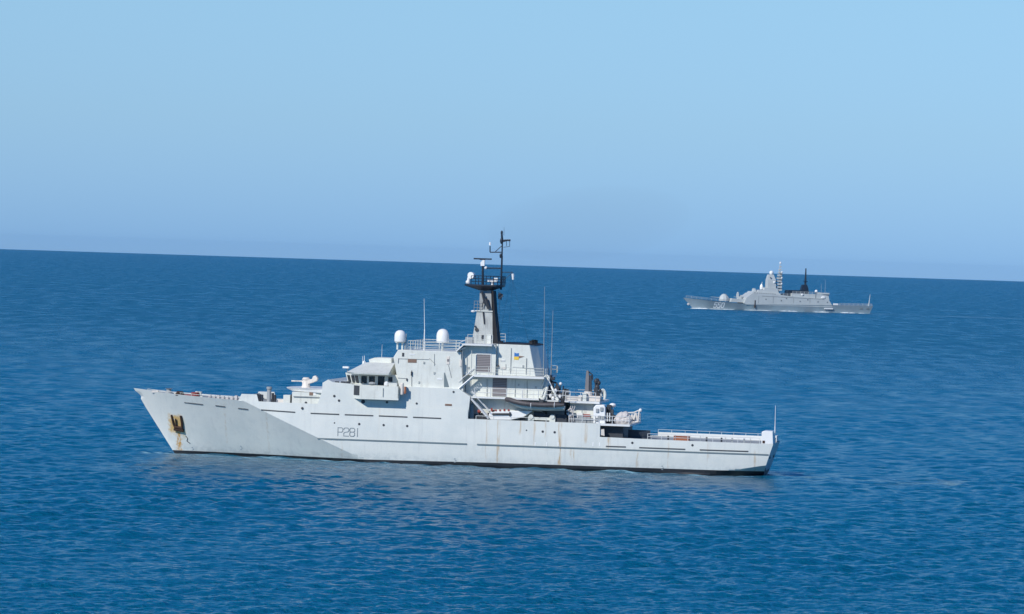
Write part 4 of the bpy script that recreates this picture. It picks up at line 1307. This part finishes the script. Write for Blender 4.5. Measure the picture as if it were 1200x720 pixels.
# ==================================================================== inflatable boat in the davit: a thing of its own
bx, bz = S(629, 476, -6.3)
rib = thing('inflatable_boat', shiploc(bx, -6.6, bz), -PSI, 'dark inflatable boat slung on the side of the white patrol ship below the funnel', 'boat')
def loc(px, py, Y=-7.3):
    x, z = S(px, py, Y); return x-bx, z-bz
b = MB()
ctl = [(661,474.8),(650,474.9),(636,474.7),(622,474.0),(612,472.7),(604,471.0),(598.5,469.4),(595,468.6)]
side = [loc(*c) for c in ctl]
L1 = [Vector((x, -.85 if i < 5 else -.85+.22*(i-4)**1.1, z)) for i, (x, z) in enumerate(side)]
L2 = [Vector((v.x, -v.y, v.z)) for v in L1][::-1]
pathp = L1 + [Vector((L1[-1].x-.18, 0, L1[-1].z+.02))] + L2
ringsT = []
for i, p in enumerate(pathp):
    d = (pathp[min(i+1, len(pathp)-1)] - pathp[max(i-1, 0)]).normalized()
    a = d.cross(Vector((0,0,1))).normalized(); c_ = a.cross(d)
    rr_ = .29 if 0 < i < len(pathp)-1 else .16
    ringsT.append([p + a*rr_*math.cos(2*math.pi*k/10) + c_*rr_*math.sin(2*math.pi*k/10) for k in range(10)])
b.loft(ringsT)
b.build('tube', M['rubber'], rib, smooth=True)
R_ = []
for i, (x, z) in enumerate(side):
    hb = abs(L1[i].y)*.85+.02; dpt = .52 if i < 5 else .52-.11*(i-4)
    R_.append([(x,-hb,z-.15),(x,-hb*.8,z-.2-dpt*.55),(x,0,z-.2-dpt),(x,hb*.8,z-.2-dpt*.55),(x,hb,z-.15)])
MB().loft(R_).build('hull', M['white'], rib)
b = MB(); x, z = loc(634,473); b.box(x-.3,x+.2,-.35,.35,z-.1,z+.45); b.box(x-.35,x-.25,-.25,.25,z+.4,z+.6); b.build('console', M['dark'], rib)
b = MB(); x, z = loc(658,472); b.box(x-.15,x+.25,-.3,.3,z-.1,z+.3); b.build('outboard_motor', M['black'], rib)
for px in (622.5, 650):
    x, z = loc(px, 475); b = MB()
    L = [(x, .86*0-.85+.32*math.cos(a), z+.32*math.sin(a)) for a in np.linspace(0, 2*math.pi, 12)]
    b.path(L, .04); b.build('grab_strap', M['brightwhite'], rib)

# orange crate on the flight deck: a thing of its own
ox, oz = S(799, 515.5, -4.6)
cr_ = thing('deck_crate', shiploc(ox, -4.6, 3.93), -PSI, 'orange-brown tarpaulined crate on the aft flight deck behind the rail', 'crate')
xa, _ = S(789.8, 514, -4.6); xb_, _ = S(808, 514, -4.6); zt2 = S(799, 511.2, -4.6)[1]
hw = (xb_-xa)/2; hh_ = zt2-3.93
MB().box(-hw,hw,-.6,.6,0,hh_-.06).build('body', M['orange'], cr_, bevel=.05)
MB().box(-hw-.03,hw+.03,-.64,.64,hh_-.055,hh_).build('lid', M['orange'], cr_)

# ==================================================================== FAR SHIP
far = thing('corvette', FAR, -FAR_PSI, 'distant blue-grey warship with the white number 550, steaming left near the horizon', 'warship')
zdk = [T(800.5,349,0), T(820,350,-3), T(855,351.8,-6), T(874,353.5,-6.3)]
XB = zdk[0][0]; XS = T(1022.5,362,-5.0)[0]
zbow = zdk[0][1]
LEN = XS-XB
def fz(X): return interp((X-XB)/LEN, [(0,zbow),(.12,zbow-.9),(.26,zbow-1.9),(.34,zbow-2.3),(.795,T(975,358,-6.4)[1]),(1,T(1022,358.8,-5.5)[1])])
def fbt(X): return interp((X-XB)/LEN, [(0,.1),(.06,2.0),(.15,4.2),(.25,5.6),(.35,6.4),(.8,6.5),(1,5.8)])
def fbw(X): return interp((X-XB)/LEN, [(0,.05),(.1,1.0),(.2,2.8),(.35,5.0),(.5,5.8),(.85,5.6),(1,4.8)])
zst = T(812,363,0)
def fsh(X, z):
    u_ = (X-XB)/LEN
    wb = max(0, (.35-u_)/.35)**1.4; wa = max(0, (u_-.93)/.07)
    return X + (zst[0]-XB)*(1-max(z,-1)/zbow)*wb - (fz(X)-z)*.35*wa
def fhb(X, z):
    k = max(0, min(1, z/fz(X))); return fbw(X) + (fbt(X)-fbw(X))*k**1.1 if z >= 0 else fbw(X)*(1+z/4)
fx_list = np.linspace(XB, XS, 60)
b = MB(); rows = 9
for s_ in (-1, 1):
    vs_ = []
    for X in fx_list:
        for z in list(np.linspace(fz(X), 0, 7)) + [-1, -2]:
            vs_.append((fsh(X, z), s_*fhb(X, z), z))
    b.add(vs_, [(i*rows+j,(i+1)*rows+j,(i+1)*rows+j+1,i*rows+j+1) for i in range(59) for j in range(rows-1)])
hf = 60*rows
tv = [b.v[59*rows+j] for j in range(rows)] + [b.v[hf+59*rows+j] for j in range(rows)]
b.add(tv, [(j,j+1,rows+j+1,rows+j) for j in range(rows-1)])
b.build('hull', M['farhull'], far, smooth=True)
b = MB(); vs_ = []
for X in fx_list: vs_ += [(X,-fbt(X)+.1,fz(X)-.1),(X,fbt(X)-.1,fz(X)-.1)]
b.add(vs_, [(2*i,2*i+2,2*i+3,2*i+1) for i in range(59)]); b.build('main_deck', M['fardark'], far)
def farx(x, z):
    X = x
    for _ in range(14): X += (x - fsh(X, z))*.8
    return fhb(min(XS, max(XB, X)), z)
xt, zt = T(838.2,360.6,-5); _, zt2 = T(842,355,-5); xe_, _ = T(850.6,357,-5)
cw = (xe_-xt-1.0)/3*.78
lettering(far, '550', xt, zt, zt2-zt, cw, (xe_-xt-.5-3*cw)/2*.85, .52, farx, M['brightwhite'], .10)
def fbox(px0, px1, py0, py1, hy, name, mat, par=far, zbot=None, taper=0.):
    xa, _ = T(px0, (py0+py1)/2, -hy); xb, _ = T(px1, (py0+py1)/2, -hy)
    _, za = T((px0+px1)/2, py1, -hy); _, zt = T((px0+px1)/2, py0, -hy)
    if zbot is not None: za = zbot
    k = taper
    return MB().loft([[(xa,-hy,za),(xb,-hy,za),(xb,hy,za),(xa,hy,za)],
                      [(xa+k,-hy+k,zt),(xb-k,-hy+k,zt),(xb-k,hy-k,zt),(xa+k,hy-k,zt)]]).build(name, mat, par)
def fprism(pp, hy, name, mat, par=far, hy2=None):
    q = [T(px, py, -hy) for px, py in pp]
    return MB().prism(q, -hy, hy).build(name, mat, par)
# gun turret
x, z = T(849,351.5,-1); _, z2 = T(849,344.6,-1); xa, _ = T(843.3,350,-1); xb, _ = T(855,350,-1)
rr_ = (xb-xa)/2; h_ = z2-z
turret = MB().lathe(((xa+xb)/2,0,z-.6),[(rr_,0),(rr_,1.0),(rr_*.86,h_*.55+.4),(rr_*.5,h_*.9+.5),(rr_*.2,h_+.6)],9).build('gun_turret', M['farsup'], far)
MB().tube(((xa+.6),0,z+h_*.35),(xa-4.6,0,z+h_*.42),.16,.12,8).build('gun_barrel', M['farsup'], turret)
fprism([(856.5,354),(858,349.8),(872,351),(873.5,355)], 4.5, 'forward_house', M['farsup'])
b = MB(); p = T(866,349.5,-1); 
b.box(p[0]-.7,p[0]+1.2,-1.2,1.2,p[1]-1.2,p[1]+.9); b.box(p[0]-.9,p[0]-.1,-1.0,1.0,p[1]+.5,p[1]+2.4); b.box(p[0]+.9,p[0]+1.9,-1.0,1.0,p[1]-.5,p[1]+1.6); b.blob((p[0]-.4,0,p[1]+2.7),.55,.5,.5,8,5); b.tube((p[0]-.6,0,p[1]+.3),(p[0]-2.6,0,p[1]+.7),.12)
b.build('gun_mount', M['farsup'], far)
fbox(872.3,873.4,352.3,354.8,4.2,'fitting',M['fardark'])
# superstructure
fprism([(872,355.5),(875,349),(882.5,343.6),(912,345.4),(928,347.4),(971,351.2),(975.6,358.6),(975.6,360.5),(874,357)], 6.35, 'superstructure', M['farsup'])
fprism([(928,348),(928.2,343.8),(962,345.2),(971,347),(972,352)], 5.2, 'hangar', M['farsup'])
fprism([(880.5,344),(883,341.6),(914,344),(915.5,346.5)], 4.6, 'bridge', M['farsup'])
for i in range(10):
    px = 884+i*2.6; fbox(px, px+1.7, 343.0+i*.17, 344.2+i*.17, 4.64, 'window', M['fardark'])
fprism([(887,342.5),(889,340.3),(895.5,339.8),(896.5,337.2),(911,338.2),(913,344)], 3.4, 'upper_house', M['farsup'])
fbox(883.5,886,338.2,342.0,2,'radar',M['farsup'],taper=.3)
b = MB(); p = T(893,338,-1); b.lathe((p[0],0,p[1]),[(.9,-.4),(.9,.9),(.5,1.9),(.15,2.4)],10); b.tube((p[0]+.1,0,p[1]+1.8),(p[0]+.3,0,p[1]+3.4),.12); b.build('fire_control_radar', M['brightwhite'], far)
x, z = T(904,319.5,0)
b = MB(); xa,_ = T(898.8,343,-2.6); xb,_ = T(910.5,343,-2.6); zb_ = T(904,343,-2.6)[1]; zt_ = T(904,322,-1.6)[1]; xa2,_ = T(900.4,322,-1.6); xb2,_ = T(908.6,322,-1.6)
b.loft([[(xa,-2.8,zb_-.5),(xb,-2.8,zb_-.5),(xb,2.8,zb_-.5),(xa,2.8,zb_-.5)],[(xa2-.35,-2.4,zb_*.75+zt_*.25),(xb2+.35,-2.4,zb_*.75+zt_*.25),(xb2+.35,2.4,zb_*.75+zt_*.25),(xa2-.35,2.4,zb_*.75+zt_*.25)],[(xa2-.2,-2.2,zb_*.3+zt_*.7),(xb2+.2,-2.2,zb_*.3+zt_*.7),(xb2+.2,2.2,zb_*.3+zt_*.7),(xa2-.2,2.2,zb_*.3+zt_*.7)],[(xa2+.4,-1.4,zt_),(xb2-.8,-1.4,zt_),(xb2-.8,1.4,zt_),(xa2+.4,1.4,zt_)]])
tw = b.build('mast_tower', M['farsup'], far)
MB().blob((x,0,z-.2),1.15,1.15,1.15,14,8).build('radome', M['brightwhite'], tw, smooth=True)
b = MB(); 
for k in range(9):
    za = T(912,341-k*3.4,0)[1]; zb2 = T(912,341-(k+1)*3.4+1.3,0)[1]; xw_ = T(911.6+k*.25,335,0)[0]; ww = 1.75-.15*k
    b.box(xw_-ww*.8,xw_+ww,-ww,ww,za,zb2)
b.tube((T(912.6,340,0)[0],0,T(912,343,0)[1]),(T(914.2,307,0)[0],0,T(914,306.5,0)[1]),.45,.12,8)
b.build('lattice_mast', M['farsup'], far)
b = MB()
for k in range(6):
    za = T(913.5,338.5-k*3.4,0)[1]; xw_ = T(913.5+k*.2,335,0)[0]
    b.box(xw_-.1,xw_+.9-.08*k,-1.36,1.2,za-.45,za+.45)
b.build('sensor_ring', M['fardark'], far)
b = MB()
for k in (1,3,5):
    za = T(913,336-k*3.4,0)[1]; xw_ = T(914.2,335,0)[0]; b.blob((xw_+.4,-1.3,za),.5,.4,.5,8,4)
b.blob((T(914.6,308.5,0)[0],0,T(914.6,308.5,0)[1]),.55,.5,.7,8,5)
b.build('aerial', M['brightwhite'], far)
# dark funnel and after mast
fprism([(917.5,347.5),(918,345),(923.2,344),(923.6,340.2),(943,340.6),(943,347.8)], 2.8, 'funnel', M['navy'])
xa,_ = T(938.8,343,-1.5); xb,_ = T(948.2,343,-1.5); z0_=T(944,345,-1.5)[1]; z1_=T(944,334,-1.2)[1]
MB().loft([[(xa,-1.8,z0_),(xb,-1.8,z0_),(xb,1.8,z0_),(xa,1.8,z0_)],[(xa+.4,-1.5,z1_-2),(xb-.5,-1.5,z1_-2),(xb-.5,1.5,z1_-2),(xa+.4,1.5,z1_-2)],[(xa+.9,-1,z1_),(xb-1,-1,z1_),(xb-1,1,z1_),(xa+.9,1,z1_)]]).build('after_mast', M['navy'], far)
b = MB(); p=T(943.8,334,0); q_=T(944.2,320,0); b.tube((p[0],0,p[1]),(p[0],0,q_[1]+2.4),.62,.32,8); b.tube((p[0],0,q_[1]+2.4),(p[0],0,q_[1]),.22,.12,6); b.box(p[0]-.9,p[0]+.9,-.9,.9,p[1]+1.6,p[1]+2.0)
b.build('mast_spire', M['navy'], far)
# after details
b = MB(); p=T(956.6,341.8,-3); b.blob((p[0],-3,p[1]),.85,.85,.9,12,7); b.tube((p[0],-3,p[1]-.5),(p[0],-3,p[1]-2.2),.25); b.build('radome', M['brightwhite'], far, smooth=True)
for px, py in ((940.3,345.5),(965,348.8)):
    p=T(px,py,-5.4); MB().blob((p[0],-5.3,p[1]),.8 if px<950 else 1.4,.4,.6,8,5).build('searchlight', M['brightwhite'], far)
fbox(962,972,343.4,345.2,3,'after_platform',M['farsup']); fbox(964,971.5,345.4,347.4,2.6,'gun_mount',M['fardark'])
for px, a_, c_ in ((962.6,333,344),(967.3,328,344)):
    p=T(px,a_,-2); q_=T(px,c_,-2); MB().tube((p[0],-2,q_[1]),(p[0],-2,p[1]),.07,.04,5).build('whip_antenna', M['farsup'], far)
MB().box(T(955.5,348,-5.2)[0],T(956.2,348,-5.2)[0],-5.3,-5.1,T(956,351,-5.2)[1],T(956,342,-5.2)[1]).build('post', M['fardark'], far)
xa,z=T(966,361.8,-6.5); xb,_=T(976,361.8,-6.5); MB().box(xa,xb,-6.75,-6.3,z-.3,z+.3).build('gangway', M['brightwhite'], far)
xa,z=T(977,356.8,-5); xb,_=T(982.5,356.8,-5); MB().box(xa,xb,-5.2,-3.8,z-.5,z+.45).build('deck_boat', M['brightwhite'], far, bevel=.15)
p=T(1017.8,359,0); q_=T(1019.8,345,0); MB().tube((p[0],0,p[1]-.5),(q_[0],0,q_[1]),.28,.08,6).build('flagstaff', M['white'], far)
railing(far, [(T(984,358,-6)[0],-6,fz(T(984,358,-6)[0])),(XS-.5,-5.4,fz(XS-1))], 1.1, 3, 2.5, .07, M['farsup'])
railing(far, [(XB+1.5,-.6,fz(XB)),(XB+12,-3.9,fz(XB+12)),(XB+24,-5.6,fz(XB+24))], 1.1, 2, 2.5, .06, M['farsup'])
b=MB(); p=T(808,356.8,-2.0); b.blob((p[0],-(farx(p[0],p[1])+.1),p[1]),.8,.35,.6,8,5); b.build('anchor', M['canvas'], far)
for px,py in ((1009.6,361.8),(1017,361.8)):
    p=T(px,py,-5.8); MB().box(p[0]-.8,p[0]+.8,-farx(p[0],p[1])-.05,-5.0,p[1]-.45,p[1]+.45).build('fairlead', M['fardark'], far)
b=MB(); p=T(884.7,352,-6.4); q_=T(885.3,361,-6.4); b.box(p[0]-.15,p[0]+.35,-6.5,-6.0,q_[1],p[1]); b.build('rust_streak', M['rust'], far)
fprism([(893,347.5),(893.2,347),(966,350.8),(966,351.3)], 6.37, 'ledge', M['fardark'])

# broken white water heaped along the far hull: uneven low crests, thick at the bow
M['foam'] = paint('sea_foam', (.78, .84, .86), .9, .1, gr=0)
def crest(x0, x1, hmax, w_, seed):
    rnd = random.Random(seed); b = MB(); n_ = max(6, int((x1-x0)/.8)); rings = []
    for i in range(n_+1):
        x = x0+(x1-x0)*i/n_; e_ = max(0, math.sin(math.pi*i/n_))**.6
        h = .75*hmax*e_*rnd.uniform(.3, 1)+.02; y = -farx(min(x, XS-.5), 0)
        rings.append([(x, y+.3, -.4), (x, y+.3, h), (x, y-.4*w_, h*.8), (x, y-w_*e_-.1, -.4)])
    return b.loft(rings)
wf = MB()
for i, (a_, c_, h_, w_) in enumerate(((812,833,.85,2.5),(833,862,.35,1.6),(872,905,.35,1.6),(912,935,.55,2),(952,972,.6,2),(984,1003,.55,2),(1006,1014,.3,1.5))):
    q = crest(T(a_,363.5,-5)[0], T(c_,363.5,-5)[0], h_, w_, i)
    wf.add(q.v, q.f)
fo = wf.build('bow_wave_foam', M['foam'], None, smooth=True)
fo.location = FAR; fo.rotation_euler = (0, 0, -FAR_PSI)
tag(fo, kind='stuff')

# panels, rails and fittings that break up the far ship's sides
for a_, c_ in ((889,904),(906,921),(930,944),(949,962)):
    fbox(a_, a_+.35, 346.6+(a_-880)*.045, 355.5, 6.38, 'plate_edge', M['fardark'])
for px, py in ((897,351),(915,352.5),(921,350),(937,353.5),(946,351.5),(958,354),(969,354.5)):
    fbox(px, px+1.3, py-.7, py+.7, 6.42, 'hatch', M['fardark'])
for px, py, r_ in ((900,339.5,.3),(907.5,331,.42),(903,325.5,.28)):
    p = T(px, py, -2.5); MB().blob((p[0],-2.45,p[1]), r_*1.4, .35, r_*1.6, 8, 5).build('sensor', M['fardark'] if r_ < .4 else M['brightwhite'], far)
railing(far, [(T(929,344,-5)[0],-5.0,T(929,344,-5)[1]),(T(961,345.3,-5)[0],-5.0,T(961,345.3,-5)[1])], 1.1, 2, 2.2, .07, M['farsup'])
railing(far, [(T(914,346,-6)[0],-6.2,T(914,345.7,-6)[1]),(T(927,347.4,-6)[0],-6.2,T(927,347.4,-6)[1])], 1.1, 2, 2.2, .07, M['farsup'])
# a faint smudge of exhaust drifting aft of the mast
sx_, sz_ = S(682, 262, 0)
sm = MB().blob((0,0,0), 13, 9, 4.6, 28, 16)
smo = sm.build('exhaust_smoke', M['white'], None, smooth=True)
smo.location = shiploc(sx_, 6, sz_); smo.rotation_euler = (0, rad(-8), -PSI)
tag(smo, kind='stuff')
t = NT('thin_smoke'); t.t.nodes.remove(t.b)
pv = t.n('ShaderNodeVolumePrincipled'); pv.inputs['Color'].default_value = (.35, .38, .42, 1); pv.inputs['Density'].default_value = .0042
t.link(pv.outputs[0], t.out.inputs['Volume']); smo.data.materials.clear(); smo.data.materials.append(t.m)

rc_ = random.Random(21)
for i in range(26):
    px = 641 + rc_.random()*25; py = 455 + rc_.random()*13; Y = -4.9 + rc_.random()*1.4; k = rc_.uniform(.08, .24)
    p = pt(px, py, Y); mt = rc_.choice(['dark', 'navy', 'grey', 'vent', 'white'])
    if rc_.random() < .5: MB().box(p[0]-k, p[0]+k*.8, Y-k, Y+k, z1d-.12, p[2]+k*.6).build('machinery_part', M[mt], ship)
    else: MB().tube((p[0], Y, z1d-.12), (p[0]+rc_.uniform(-.5, .5), Y, p[2]+.3), .05+k*.2, n=6).build('machinery_part', M[mt], ship)
for px, py0, py1, Y in ((553,410.5,447,-6.3),(599,408,438,-5.02),(617,420,439,-5.02),(571,444,464,-4.87),(604,445,465,-4.87),(618,446,466,-4.87),(449,455,465,-8.12)):
    a, c = S(px, py0, Y), S(px, py1, Y)
    MB().tube((a[0], Y-.05, a[1]), (a[0], Y-.05, c[1]), .045, n=6).build('pipe', M['mastgrey'], ship)
for px, py in ((496,424),(508,436),(548,430),(490,447),(607,450),(627,453),(597,432),(612,428)):
    Y = -6.25 if px < 542 else (-5.5 if px < 560 else (-4.85 if py > 441 else -5.0))
    panel(px, py, px+1.8, py+2.4, Y, M['mastgrey'], 'junction_box', d=.1)
